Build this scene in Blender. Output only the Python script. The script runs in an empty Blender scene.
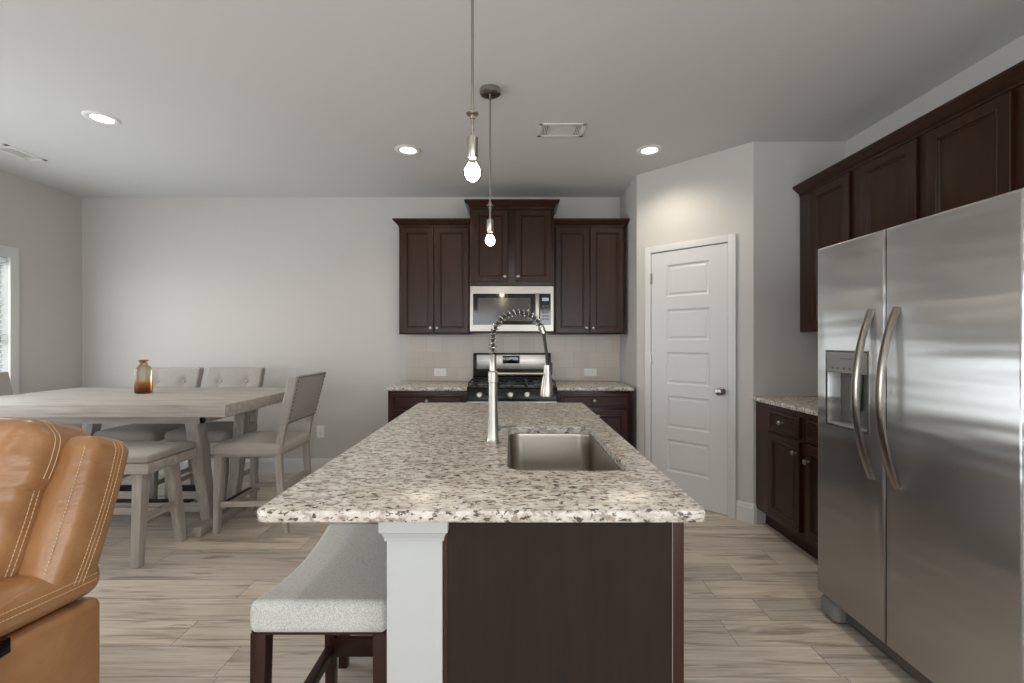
import bpy, bmesh, math, random
from mathutils import Vector, Matrix
random.seed(7)
S = bpy.context.scene
COL = S.collection
PI = math.pi

# ------------------------------------------------------------------ camera
cam = bpy.data.cameras.new('camera')
cam.sensor_width = 36.0
cam.lens = 455.0 / 1024.0 * 36.0
cam.clip_start = 0.02
cam_o = bpy.data.objects.new('camera', cam)
COL.objects.link(cam_o)
cam_o.location = (0, 0, 1.305)
cam_o.rotation_euler = (PI / 2, 0, 0)
S.camera = cam_o

# ------------------------------------------------------------------ view / world / lights
S.view_settings.view_transform = 'Standard'
S.view_settings.look = 'None'
S.view_settings.gamma = 1.0
S.view_settings.use_curve_mapping = False
S.view_settings.exposure = 0.25
S.cycles.use_denoising = True
S.cycles.max_bounces = 8
S.cycles.diffuse_bounces = 5
S.cycles.glossy_bounces = 4
S.cycles.transmission_bounces = 8
S.cycles.transparent_max_bounces = 12
S.cycles.caustics_reflective = False
S.cycles.caustics_refractive = False
S.cycles.sample_clamp_indirect = 6.0

w = bpy.data.worlds.new('world')
S.world = w
w.use_nodes = True
w.node_tree.nodes['Background'].inputs[0].default_value = (0.86, 0.93, 1.0, 1)
w.node_tree.nodes['Background'].inputs[1].default_value = 2.2


def area(name, loc, rot, sx, sy, power, col):
    l = bpy.data.lights.new(name, 'AREA')
    l.shape = 'RECTANGLE'
    l.size, l.size_y = sx, sy
    l.energy = power
    l.color = col
    o = bpy.data.objects.new(name, l)
    COL.objects.link(o)
    o.location = loc
    o.rotation_euler = rot
    return o


DAY = (0.95, 0.98, 1.0)
# daylight through the dining window (left wall), the living room windows on the left and behind
area('daylight_dining_window', (-4.362, 2.98, 1.32), (0, -PI / 2, 0), 1.36, 1.80, 46, DAY)
area('daylight_living_window_side', (-4.362, -1.3, 1.35), (0, -PI / 2, 0), 1.46, 2.14, 42, DAY)
area('fill_added_window_right', (2.47, -2.1, 1.35), (0, PI / 2, 0), 1.46, 1.74, 55, DAY)  # fill lamp at an invented window, added to brighten the left wall
area('daylight_living_window_rear', (-1.6, -3.772, 1.35), (PI / 2, 0, 0), 2.5, 1.54, 36, DAY)
area('daylight_living_window_rear_right', (1.3, -3.772, 1.35), (PI / 2, 0, 0), 1.44, 1.54, 40, DAY)


# ------------------------------------------------------------------ node materials
def srgb(r, g, b):
    def f(c):
        c /= 255.0
        return c / 12.92 if c <= 0.04045 else ((c + 0.055) / 1.055) ** 2.4
    return (f(r), f(g), f(b), 1.0)


class NT:
    def __init__(self, name):
        self.m = bpy.data.materials.new(name)
        self.m.use_nodes = True
        self.t = self.m.node_tree
        self.b = self.t.nodes['Principled BSDF']
        self._co = None

    def n(self, typ, **kw):
        nd = self.t.nodes.new(typ)
        for k, v in kw.items():
            if k.startswith('i_'):
                nd.inputs[k[2:].replace('_', ' ')].default_value = v
            else:
                setattr(nd, k, v)
        return nd

    def l(self, a, b):
        self.t.links.new(a, b)

    def co(self, scale=(1, 1, 1), rot=(0, 0, 0), which='Object'):
        if self._co is None:
            self._co = self.n('ShaderNodeTexCoord')
        mp = self.n('ShaderNodeMapping')
        mp.inputs['Scale'].default_value = scale
        mp.inputs['Rotation'].default_value = rot
        self.l(self._co.outputs[which], mp.inputs['Vector'])
        return mp.outputs['Vector']

    def noise(self, vec, scale, detail=3.0, rough=0.55, dist=0.0):
        nd = self.n('ShaderNodeTexNoise')
        nd.inputs['Scale'].default_value = scale
        nd.inputs['Detail'].default_value = detail
        nd.inputs['Roughness'].default_value = rough
        nd.inputs['Distortion'].default_value = dist
        self.l(vec, nd.inputs['Vector'])
        return nd.outputs['Fac']

    def ramp(self, fac, stops):
        nd = self.n('ShaderNodeValToRGB')
        cr = nd.color_ramp
        while len(cr.elements) < len(stops):
            cr.elements.new(0.5)
        for e, (p, c) in zip(cr.elements, stops):
            e.position = p
            e.color = c
        self.l(fac, nd.inputs['Fac'])
        return nd.outputs['Color']

    def mix(self, fac, a, b, blend='MIX'):
        nd = self.n('ShaderNodeMix', data_type='RGBA', blend_type=blend)
        for sock, v in ((nd.inputs[0], fac), (nd.inputs[6], a), (nd.inputs[7], b)):
            if hasattr(v, 'is_output'):
                self.l(v, sock)
            else:
                sock.default_value = v
        return nd.outputs[2]

    def math(self, op, a, b=None, c=None):
        nd = self.n('ShaderNodeMath', operation=op)
        for i, v in enumerate((a, b, c)):
            if v is None:
                continue
            if hasattr(v, 'is_output'):
                self.l(v, nd.inputs[i])
            else:
                nd.inputs[i].default_value = v
        return nd.outputs[0]

    def bump(self, h, strength=0.2, dist=0.01):
        nd = self.n('ShaderNodeBump')
        nd.inputs['Strength'].default_value = strength
        nd.inputs['Distance'].default_value = dist
        self.l(h, nd.inputs['Height'])
        self.l(nd.outputs['Normal'], self.b.inputs['Normal'])
        return nd

    def set(self, color=None, rough=None, metal=None, **kw):
        def put(sock, v):
            if hasattr(v, 'is_output'):
                self.l(v, sock)
            else:
                sock.default_value = v
        if color is not None:
            put(self.b.inputs['Base Color'], color)
        if rough is not None:
            put(self.b.inputs['Roughness'], rough)
        if metal is not None:
            put(self.b.inputs['Metallic'], metal)
        for k, v in kw.items():
            put(self.b.inputs[k.replace('_', ' ')], v)
        return self.m


def paint(name, rgb, rough=0.6, bump=0.03, sc=220):
    t = NT(name)
    v = t.co()
    n1 = t.noise(v, sc, 2)
    n2 = t.noise(v, 1.3, 2)
    c = srgb(*rgb)
    c2 = tuple(min(1, x * 1.04) for x in c[:3]) + (1,)
    t.bump(n1, bump, 0.002)
    return t.set(t.mix(n2, c, c2), rough)


def metal(name, rgb, rough=0.25, streak=None, wav=0.0):
    t = NT(name)
    r = rough
    if streak:
        n1 = t.noise(t.co(streak), 1.0, 2)
        r = t.math('MULTIPLY_ADD', n1, 0.14, rough - 0.07)
    if wav:
        n2 = t.noise(t.co((0.3, 0.35, 3.2)), 1.7, 2.0)
        t.bump(n2, wav, 0.05)
    return t.set(srgb(*rgb), r, 1.0)


def wood(name, c0, c1, axis, rough=0.5, sc=1.0, coat=0.0, bump=0.08):
    t = NT(name)
    s = [26 * sc, 26 * sc, 26 * sc]
    s['xyz'.index(axis)] = 2.0 * sc
    v = t.co(tuple(s))
    n1 = t.noise(v, 1.0, 5, 0.6, 0.6)
    s2 = [90 * sc, 90 * sc, 90 * sc]
    s2['xyz'.index(axis)] = 3.0 * sc
    n2 = t.noise(t.co(tuple(s2)), 1.0, 2)
    f = t.math('ADD', t.math('MULTIPLY', n1, 0.7), t.math('MULTIPLY', n2, 0.3))
    col = t.ramp(f, [(0.32, srgb(*c0)), (0.68, srgb(*c1))])
    t.bump(f, bump, 0.004)
    m = t.set(col, rough)
    if coat:
        t.b.inputs['Coat Weight'].default_value = coat
        t.b.inputs['Coat Roughness'].default_value = 0.22
    return m


def fabric(name, c0, c1, sc=500, bump=0.3, lo=0.35, hi=0.65):
    t = NT(name)
    v = t.co()
    n1 = t.noise(v, sc, 2, 0.7)
    n2 = t.noise(v, 9, 2)
    col = t.ramp(n1, [(lo, srgb(*c0)), (hi, srgb(*c1))])
    col = t.mix(t.math('MULTIPLY', n2, 0.12), col, srgb(*c0))
    t.bump(n1, bump, 0.003)
    return t.set(col, 0.95, Sheen_Weight=0.15)


def emit(name, rgb, strength):
    t = NT(name)
    t.set(srgb(*rgb), 0.5)
    t.b.inputs['Emission Color'].default_value = srgb(*rgb)
    t.b.inputs['Emission Strength'].default_value = strength
    return t.m


def plain(name, rgb, rough=0.5, metal_=0.0, **kw):
    t = NT(name)
    v = t.co()
    n1 = t.noise(v, 60, 2)
    c = srgb(*rgb)
    c2 = tuple(min(1, x * 1.08) for x in c[:3]) + (1,)
    return t.set(t.mix(n1, c, c2), rough, metal_, **kw)


def granite(name):
    t = NT(name)
    v = t.co((0.75, 1.2, 1.2))
    wv = t.n('ShaderNodeTexNoise')
    wv.inputs['Scale'].default_value = 25
    t.l(v, wv.inputs['Vector'])
    vv = t.n('ShaderNodeVectorMath', operation='MULTIPLY_ADD')
    vv.inputs[1].default_value = (0.02, 0.02, 0.02)
    t.l(wv.outputs['Color'], vv.inputs[0])
    t.l(v, vv.inputs[2])
    d = vv.outputs[0]
    base = t.ramp(t.noise(d, 26, 4, 0.65), [(0.32, srgb(160, 148, 137)), (0.46, srgb(192, 185, 176)), (0.64, srgb(216, 211, 204))])
    brown = t.ramp(t.noise(d, 48, 3, 0.62), [(0.52, (0, 0, 0, 1)), (0.61, (1, 1, 1, 1))])
    col = t.mix(t.math('MULTIPLY', brown, 0.72), base, srgb(128, 113, 100))
    dark = t.ramp(t.noise(d, 62, 3, 0.62), [(0.56, (0, 0, 0, 1)), (0.61, (1, 1, 1, 1))])
    col = t.mix(t.math('MULTIPLY', dark, 0.9), col, srgb(58, 50, 46))
    white = t.ramp(t.noise(d, 95, 2, 0.5), [(0.60, (0, 0, 0, 1)), (0.69, (1, 1, 1, 1))])
    col = t.mix(t.math('MULTIPLY', white, 0.5), col, srgb(226, 224, 219))
    return t.set(col, 0.26, Specular_IOR_Level=0.33)


def floor_mat():
    t = NT('plank_floor')
    tc = t.n('ShaderNodeTexCoord')
    sp = t.n('ShaderNodeSeparateXYZ')
    t.l(tc.outputs['Object'], sp.inputs[0])
    x, y = sp.outputs[0], sp.outputs[1]
    W, L = 0.18, 1.22
    yr = t.math('DIVIDE', t.math('ADD', y, 10 * W - 1.95 + 9.9 * 0), W)
    row = t.math('FLOOR', yr)
    fy = t.math('SUBTRACT', yr, row)
    wn = t.n('ShaderNodeTexWhiteNoise', noise_dimensions='1D')
    t.l(row, wn.inputs['W'])
    xr = t.math('ADD', t.math('DIVIDE', x, L), t.math('MULTIPLY_ADD', wn.outputs['Value'], 7.0, 20.37))
    ci = t.math('FLOOR', xr)
    fx = t.math('SUBTRACT', xr, ci)
    cb = t.n('ShaderNodeCombineXYZ')
    t.l(row, cb.inputs[0]); t.l(ci, cb.inputs[1])
    w2 = t.n('ShaderNodeTexWhiteNoise', noise_dimensions='2D')
    t.l(cb.outputs[0], w2.inputs['Vector'])
    pv = w2.outputs['Value']
    # grain
    cg = t.n('ShaderNodeCombineXYZ')
    t.l(t.math('MULTIPLY_ADD', x, 1.5, t.math('MULTIPLY', pv, 37.0)), cg.inputs[0])
    t.l(t.math('MULTIPLY', y, 22.0), cg.inputs[1])
    t.l(t.math('MULTIPLY', pv, 11.0), cg.inputs[2])
    g1 = t.noise(cg.outputs[0], 1.0, 5, 0.62, 0.8)
    cg2 = t.n('ShaderNodeCombineXYZ')
    t.l(t.math('MULTIPLY_ADD', x, 3.5, t.math('MULTIPLY', pv, 17.0)), cg2.inputs[0])
    t.l(t.math('MULTIPLY', y, 120.0), cg2.inputs[1])
    g2 = t.noise(cg2.outputs[0], 1.0, 3, 0.6)
    cg3 = t.n('ShaderNodeCombineXYZ')
    t.l(t.math('MULTIPLY_ADD', x, 0.9, t.math('MULTIPLY', pv, 57.0)), cg3.inputs[0])
    t.l(t.math('MULTIPLY', y, 8.0), cg3.inputs[1])
    g3 = t.noise(cg3.outputs[0], 1.6, 3, 0.6, 1.2)
    f = t.math('ADD', t.math('MULTIPLY', g1, 0.55), t.math('MULTIPLY', g2, 0.45))
    col = t.ramp(f, [(0.30, srgb(152, 139, 127)), (0.46, srgb(206, 195, 183)), (0.68, srgb(232, 224, 215))])
    streak = t.ramp(g3, [(0.54, (0, 0, 0, 1)), (0.68, (1, 1, 1, 1))])
    col = t.mix(t.math('MULTIPLY', streak, 0.6), col, srgb(122, 107, 95))
    tone = t.ramp(pv, [(0.0, (0.78, 0.78, 0.79, 1)), (1.0, (1.08, 1.06, 1.03, 1))])
    col = t.mix(1.0, col, tone, 'MULTIPLY')
    sy = t.math('MINIMUM', fy, t.math('SUBTRACT', 1.0, fy))
    sx = t.math('MINIMUM', fx, t.math('SUBTRACT', 1.0, fx))
    seam = t.math('MAXIMUM', t.math('LESS_THAN', sy, 0.009), t.math('LESS_THAN', sx, 0.0014))
    col = t.mix(t.math('MULTIPLY', seam, 0.6), col, srgb(70, 58, 50))
    t.bump(t.math('SUBTRACT', f, seam), 0.12, 0.002)
    return t.set(col, 0.38, Specular_IOR_Level=0.45)


def tile_mat():
    t = NT('backsplash_tile')
    tc = t.n('ShaderNodeTexCoord')
    sp = t.n('ShaderNodeSeparateXYZ')
    t.l(tc.outputs['Object'], sp.inputs[0])
    cb = t.n('ShaderNodeCombineXYZ')
    t.l(t.math('ADD', sp.outputs[0], 0.025), cb.inputs[0])
    t.l(t.math('ADD', sp.outputs[2], 0.025), cb.inputs[1])
    br = t.n('ShaderNodeTexBrick', offset=0.5)
    br.inputs['Scale'].default_value = 1.0
    br.inputs['Brick Width'].default_value = 0.154
    br.inputs['Row Height'].default_value = 0.156
    br.inputs['Mortar Size'].default_value = 0.0018
    br.inputs['Mortar Smooth'].default_value = 0.3
    br.inputs['Color1'].default_value = srgb(188, 178, 166)
    br.inputs['Color2'].default_value = srgb(200, 191, 180)
    br.inputs['Mortar'].default_value = srgb(170, 161, 150)
    t.l(cb.outputs[0], br.inputs['Vector'])
    n1 = t.noise(t.co(), 14, 4)
    col = t.mix(t.math('MULTIPLY', n1, 0.35), br.outputs['Color'], srgb(176, 166, 154))
    t.bump(br.outputs['Fac'], -0.15, 0.002)
    return t.set(col, 0.3)


def leather():
    t = NT('tan_leather')
    v = t.co()
    n1 = t.noise(v, 160, 3, 0.6)
    n2 = t.noise(v, 5, 3, 0.6, 0.5)
    n3 = t.noise(t.co((2, 4, 11)), 2.2, 3, 0.55, 1.0)
    col = t.ramp(n2, [(0.3, srgb(148, 105, 68)), (0.7, srgb(174, 130, 90))])
    h = t.math('ADD', t.math('MULTIPLY', n1, 0.06), t.math('MULTIPLY', n3, 0.9))
    t.bump(h, 0.22, 0.02)
    return t.set(col, 0.34, Specular_IOR_Level=0.55)


def amber_glass():
    t = NT('amber_ombre_glass')
    if True:
        tc = t.n('ShaderNodeTexCoord')
        sp = t.n('ShaderNodeSeparateXYZ')
        t.l(tc.outputs['Object'], sp.inputs[0])
        col = t.ramp(t.math('DIVIDE', sp.outputs[2], 0.255),
                     [(0.0, srgb(104, 68, 44)), (0.08, srgb(170, 120, 76)), (0.26, srgb(206, 164, 118)), (0.40, srgb(230, 220, 204)), (0.85, srgb(234, 224, 208)), (0.93, srgb(192, 154, 118))])
    t.set(col, 0.03)
    t.b.inputs['Transmission Weight'].default_value = 0.0
    gl = t.n('ShaderNodeBsdfGlossy'); gl.inputs['Roughness'].default_value = 0.04
    tr = t.n('ShaderNodeBsdfTransparent')
    t.l(col, tr.inputs['Color'])
    fr = t.n('ShaderNodeFresnel'); fr.inputs['IOR'].default_value = 1.45
    mx = t.n('ShaderNodeMixShader')
    t.l(fr.outputs[0], mx.inputs[0]); t.l(tr.outputs[0], mx.inputs[1]); t.l(gl.outputs[0], mx.inputs[2])
    df = t.n('ShaderNodeBsdfTranslucent'); t.l(col, df.inputs['Color'])
    mx2 = t.n('ShaderNodeMixShader'); mx2.inputs[0].default_value = 0.18
    t.l(mx.outputs[0], mx2.inputs[1]); t.l(df.outputs[0], mx2.inputs[2])
    t.l(mx2.outputs[0], t.t.nodes['Material Output'].inputs['Surface'])
    return t.m


def pane_glass():
    t = NT('window_glass')
    gl = t.n('ShaderNodeBsdfGlossy'); gl.inputs['Roughness'].default_value = 0.01
    tr = t.n('ShaderNodeBsdfTransparent'); tr.inputs['Color'].default_value = (0.96, 0.98, 0.98, 1)
    fr = t.n('ShaderNodeFresnel'); fr.inputs['IOR'].default_value = 1.3
    mx = t.n('ShaderNodeMixShader')
    t.l(fr.outputs[0], mx.inputs[0]); t.l(tr.outputs[0], mx.inputs[1]); t.l(gl.outputs[0], mx.inputs[2])
    t.l(mx.outputs[0], t.t.nodes['Material Output'].inputs['Surface'])
    return t.m


M = {}
M['wall'] = paint('grey_wall_paint', (190, 188, 183), 0.75)
M['ceil'] = paint('ceiling_paint', (210, 211, 210), 0.9)
M['trim'] = paint('white_trim_paint', (208, 208, 206), 0.4, 0.01)
M['door'] = paint('white_door_paint', (206, 206, 205), 0.42, 0.01)
M['post'] = paint('shaded_white_post_paint', (174, 176, 174), 0.45, 0.015)  # white paint greyed down, the shade on the post is in the colour
M['floor'] = floor_mat()
M['tile'] = tile_mat()
M['granite'] = granite('speckled_granite')
M['cab'] = wood('espresso_cabinet_wood', (38, 21, 12), (60, 36, 23), 'z', 0.30, 1.0, 0.0, 0.02)
M['cab_red'] = wood('espresso_cabinet_red', (42, 19, 13), (60, 29, 20), 'z', 0.30, 1.0, 0.0, 0.02)
for k_ in ('cab', 'cab_red'):
    M[k_].node_tree.nodes['Principled BSDF'].inputs['Specular IOR Level'].default_value = 0.27
M['cab_panel'] = wood('espresso_end_panel', (32, 23, 17), (42, 31, 24), 'z', 0.6, 1.6, 0.0, 0.03)
M['cab_panel'].node_tree.nodes['Principled BSDF'].inputs['Specular IOR Level'].default_value = 0.2
M['steel'] = metal('brushed_steel', (152, 148, 142), 0.30, (2, 2, 260))
M['steel_fridge'] = metal('fridge_steel', (180, 179, 178), 0.36, None, 0.20)
_f = M['steel_fridge'].node_tree
_tg = _f.nodes.new('ShaderNodeTangent'); _tg.direction_type = 'RADIAL'; _tg.axis = 'Z'
_pb = _f.nodes['Principled BSDF']
_f.links.new(_tg.outputs[0], _pb.inputs['Tangent']); _pb.inputs['Anisotropic'].default_value = 1.0
M['steel_sink'] = metal('sink_steel', (168, 160, 150), 0.32, (2, 200, 200))
M['nickel'] = metal('brushed_nickel', (168, 163, 155), 0.28)
M['chrome'] = metal('satin_chrome', (190, 188, 184), 0.2)
M['dkmetal'] = plain('fridge_side_grey', (92, 94, 96), 0.5)
M['ltgrey'] = plain('light_grey_plastic', (128, 128, 126), 0.45)
M['midgrey'] = plain('grey_plastic', (92, 90, 87), 0.4)
M['black'] = plain('black_enamel', (9, 9, 10), 0.22, 0.0, Specular_IOR_Level=0.25)
M['blackm'] = plain('black_iron', (22, 22, 23), 0.55)
M['blackglass'] = plain('black_glass', (20, 19, 19), 0.06)
M['window_mesh'] = plain('oven_window', (72, 68, 64), 0.12)
M['rubber'] = plain('black_rubber', (16, 17, 18), 0.5)
M['white_plastic'] = plain('white_plastic', (226, 226, 222), 0.4)
M['display'] = emit('lit_display', (150, 160, 175), 0.35)
M['led'] = emit('recessed_led', (255, 246, 230), 2.6)
M['bulb'] = emit('lit_filament', (255, 236, 204), 40.0)
for ax in 'xyz':
    M['grey_' + ax] = wood('weathered_grey_wood_' + ax, (146, 140, 133), (188, 182, 176), ax, 0.6, 1.0)
    M['esp_' + ax] = wood('dark_stool_wood_' + ax, (34, 17, 12), (54, 28, 20), ax, 0.32, 1.0, 0.0, 0.03)
for ax in 'xyz':
    M['esp_' + ax].node_tree.nodes['Principled BSDF'].inputs['Specular IOR Level'].default_value = 0.25
M['linen'] = fabric('grey_linen', (158, 152, 145), (188, 182, 175), 420, 0.25)
M['linen_light'] = fabric('light_linen', (146, 141, 135), (174, 169, 163), 420, 0.25)
M['boucle'] = fabric('speckled_boucle', (158, 160, 155), (206, 207, 202), 330, 0.6, 0.36, 0.64)
M['leather'] = leather()
M['thread'] = plain('cream_thread', (214, 190, 156), 0.8)
M['glass'] = pane_glass()
M['amber'] = amber_glass()
M['bulb_glass'] = pane_glass()
M['bulb_glass'].name = 'bulb_glass'
M['blind'] = plain('white_blind', (236, 237, 237), 0.5)
_t = M['blind'].node_tree
_tr = _t.nodes.new('ShaderNodeBsdfTranslucent'); _tr.inputs[0].default_value = (.9, .92, .93, 1)
_mx = _t.nodes.new('ShaderNodeMixShader'); _mx.inputs[0].default_value = .8
_t.links.new(_t.nodes['Principled BSDF'].outputs[0], _mx.inputs[1]); _t.links.new(_tr.outputs[0], _mx.inputs[2])
_t.links.new(_mx.outputs[0], _t.nodes['Material Output'].inputs['Surface'])
M['grille_dark'] = plain('vent_shadow', (96, 96, 95), 0.8)


# ------------------------------------------------------------------ mesh builder
class MB:
    """collects shapes into one mesh; coordinates are world (or the thing's local frame when M is given)"""

    def __init__(self, mat=None):
        self.bm = bmesh.new()
        self.M = mat or Matrix.Identity(4)

    def _take(self, tb, mtx=None):
        mt = self.M @ (mtx or Matrix.Identity(4))
        vs = {}
        for v in tb.verts:
            vs[v] = self.bm.verts.new(mt @ v.co)
        for f in tb.faces:
            try:
                self.bm.faces.new([vs[v] for v in f.verts])
            except ValueError:
                pass
        tb.free()
        return self

    def box(self, x0, x1, y0, y1, z0, z1, bev=0.0, seg=2, fn=None, mtx=None):
        tb = bmesh.new()
        bmesh.ops.create_cube(tb, size=1.0)
        for v in tb.verts:
            v.co = Vector(((x0 + x1) / 2 + v.co.x * (x1 - x0), (y0 + y1) / 2 + v.co.y * (y1 - y0), (z0 + z1) / 2 + v.co.z * (z1 - z0)))
        if fn:
            for v in tb.verts:
                v.co = Vector(fn(v.co))
        if bev:
            bmesh.ops.bevel(tb, geom=tb.edges[:], offset=bev, segments=seg, affect='EDGES', profile=0.6)
        return self._take(tb, mtx)

    def bar(self, a, b, wa, ha, wb=None, hb=None, up=(0, 0, 1), bev=0.002):
        """tapered rectangular bar from a to b, w across, h along up"""
        a, b = Vector(a), Vector(b)
        wb = wa if wb is None else wb
        hb = ha if hb is None else hb
        d = (b - a).normalized()
        u = Vector(up)
        s = d.cross(u)
        if s.length < 1e-6:
            s = Vector((1, 0, 0))
        s.normalize()
        u = s.cross(d).normalized()
        tb = bmesh.new()
        vs = []
        for p, ww, hh in ((a, wa, ha), (b, wb, hb)):
            for sx, sy in ((-1, -1), (1, -1), (1, 1), (-1, 1)):
                vs.append(tb.verts.new(p + s * sx * ww / 2 + u * sy * hh / 2))
        for q in ((3, 2, 1, 0), (4, 5, 6, 7), (0, 1, 5, 4), (1, 2, 6, 5), (2, 3, 7, 6), (3, 0, 4, 7)):
            tb.faces.new([vs[i] for i in q])
        if bev:
            bmesh.ops.bevel(tb, geom=tb.edges[:], offset=bev, segments=2, affect='EDGES', profile=0.6)
        return self._take(tb)

    def lathe(self, c, prof, n=32, axis=(0, 0, 1), cap=True, sq=0.0):
        """prof: list of (r, h) along axis from c; sq>0 squares the section"""
        tb = bmesh.new()
        rings = []
        for r, h in prof:
            ring = []
            for i in range(n):
                a = 2 * PI * i / n
                k = 1.0
                if sq:
                    e = 2 + sq
                    k = 1 / ((abs(math.cos(a)) ** e + abs(math.sin(a)) ** e) ** (1 / e))
                ring.append(tb.verts.new((r * k * math.cos(a), r * k * math.sin(a), h)))
            rings.append(ring)
        for p, q in zip(rings, rings[1:]):
            for i in range(n):
                j = (i + 1) % n
                tb.faces.new((p[i], p[j], q[j], q[i]))
        if cap:
            tb.faces.new(rings[0][::-1])
            tb.faces.new(rings[-1])
        mt = Matrix.Translation(Vector(c)) @ Vector((0, 0, 1)).rotation_difference(Vector(axis).normalized()).to_matrix().to_4x4()
        return self._take(tb, mt)

    def tube(self, pts, r, n=10, cap=True):
        pts = [Vector(p) for p in pts]
        rs = r if isinstance(r, (list, tuple)) else [r] * len(pts)
        tb = bmesh.new()
        rings = []
        d0 = (pts[1] - pts[0]).normalized()
        u = d0.orthogonal().normalized()
        for i, p in enumerate(pts):
            d = (pts[min(i + 1, len(pts) - 1)] - pts[max(i - 1, 0)]).normalized()
            u = (u - d * u.dot(d)).normalized()
            v = d.cross(u)
            rings.append([tb.verts.new(p + (u * math.cos(2 * PI * k / n) + v * math.sin(2 * PI * k / n)) * rs[i]) for k in range(n)])
        for p, q in zip(rings, rings[1:]):
            for i in range(n):
                j = (i + 1) % n
                tb.faces.new((p[i], p[j], q[j], q[i]))
        if cap:
            tb.faces.new(rings[0][::-1])
            tb.faces.new(rings[-1])
        return self._take(tb)

    def rings(self, rects, cap0=True, cap1=True, mtx=None):
        """successive rectangles (u0,u1,v0,v1,w) joined by quads: u=x, v=z, w=y in the frame"""
        tb = bmesh.new()
        rr = []
        for (u0, u1, v0, v1, wv) in rects:
            rr.append([tb.verts.new(p) for p in ((u0, wv, v0), (u1, wv, v0), (u1, wv, v1), (u0, wv, v1))])
        for p, q in zip(rr, rr[1:]):
            for i in range(4):
                j = (i + 1) % 4
                tb.faces.new((p[i], p[j], q[j], q[i]))
        if cap0:
            tb.faces.new(rr[0][::-1])
        if cap1:
            tb.faces.new(rr[-1])
        return self._take(tb, mtx)

    def soft(self, c, h, r, puff=(0, 0, 0), fn=None, mid=8, cs=4, mtx=None):
        """rounded box, half sizes h, radius r, faces bulging by puff; fn deforms (local to world offset already applied)"""
        hx, hy, hz = h
        r = min(r, hx, hy, hz)

        def samples(hh):
            core = hh - r
            cz = [core + r * math.tan(PI / 4 * (k + 1) / cs) for k in range(cs)]
            m = [-core + 2 * core * k / mid for k in range(mid + 1)]
            return [-q for q in reversed(cz)] + m + cz
        sx, sy, sz = samples(hx), samples(hy), samples(hz)
        tb = bmesh.new()

        def pt(q):
            inner = Vector((max(-(hx - r), min(hx - r, q[0])), max(-(hy - r), min(hy - r, q[1])), max(-(hz - r), min(hz - r, q[2]))))
            d = Vector(q) - inner
            p = inner + d.normalized() * r if d.length > 1e-9 else inner
            a, b, cc = q[0] / hx, q[1] / hy, q[2] / hz
            k = lambda t: max(0.0, 1 - t * t)
            p.x += math.copysign(puff[0] * k(b) * k(cc), a) * abs(a)
            p.y += math.copysign(puff[1] * k(a) * k(cc), b) * abs(b)
            p.z += math.copysign(puff[2] * k(a) * k(b), cc) * abs(cc)
            p = p + Vector(c)
            return Vector(fn(p)) if fn else p
        for ax in range(3):
            A = (sy, sz, sx)[ax]
            B = (sz, sx, sy)[ax]
            H = (hx, hy, hz)[ax]
            for s in (-1, 1):
                grid = []
                for a in A:
                    row = []
                    for b in B:
                        q = [0, 0, 0]
                        q[ax] = s * H
                        q[(ax + 1) % 3] = a
                        q[(ax + 2) % 3] = b
                        row.append(tb.verts.new(pt(q)))
                    grid.append(row)
                for i in range(len(A) - 1):
                    for j in range(len(B) - 1):
                        f = (grid[i][j], grid[i + 1][j], grid[i + 1][j + 1], grid[i][j + 1])
                        tb.faces.new(f if s > 0 else f[::-1])
        bmesh.ops.remove_doubles(tb, verts=tb.verts[:], dist=1e-5)
        return self._take(tb, mtx)

    def slab(self, outer, z0, z1, hole=None, ease=0.005):
        """horizontal slab from an outline of (x,y), optional hole, eased outer edges"""
        tb = bmesh.new()
        cx = sum(p[0] for p in outer) / len(outer)
        cy = sum(p[1] for p in outer) / len(outer)
        n = len(outer)

        def inset(e):
            res = []
            for i in range(n):
                p0, p1, p2 = Vector(outer[i - 1]), Vector(outer[i]), Vector(outer[(i + 1) % n])
                n1 = Vector((-(p1 - p0).y, (p1 - p0).x)).normalized()
                n2 = Vector((-(p2 - p1).y, (p2 - p1).x)).normalized()
                nn = (n1 + n2)
                nn = nn / max(nn.length_squared / 2, 1e-6)
                res.append(p1 + nn * e)
            return res
        loops = []
        for e, z in ((ease, z0), (ease * .3, z0 + ease * .3), (0, z0 + ease), (0, z1 - ease), (ease * .3, z1 - ease * .3), (ease, z1)):
            loops.append([tb.verts.new((p.x, p.y, z)) for p in inset(e)])
        for p, q in zip(loops, loops[1:]):
            for i in range(n):
                j = (i + 1) % n
                tb.faces.new((p[i], p[j], q[j], q[i]))
        if hole:
            m = len(hole)
            hl = []
            for z in (z0, z1 - .003, z1):
                hl.append([tb.verts.new((x, y, z)) for x, y in (hole if z < z1 else [(hx + (hx - sum(q[0] for q in hole) / m) * .012, hy + (hy - sum(q[1] for q in hole) / m) * .006) for hx, hy in hole])])
            for p, q in zip(hl, hl[1:]):
                for i in range(m):
                    j = (i + 1) % m
                    tb.faces.new((q[i], q[j], p[j], p[i]))
            for lo, hlp in ((loops[0], hl[0]), (loops[-1], hl[-1])):
                ed = []
                for L in (lo, hlp):
                    for i in range(len(L)):
                        e = tb.edges.get((L[i], L[(i + 1) % len(L)])) or tb.edges.new((L[i], L[(i + 1) % len(L)]))
                        ed.append(e)
                bmesh.ops.triangle_fill(tb, edges=ed, use_beauty=True)
        else:
            tb.faces.new(loops[0][::-1])
            tb.faces.new(loops[-1])
        return self._take(tb)

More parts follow.
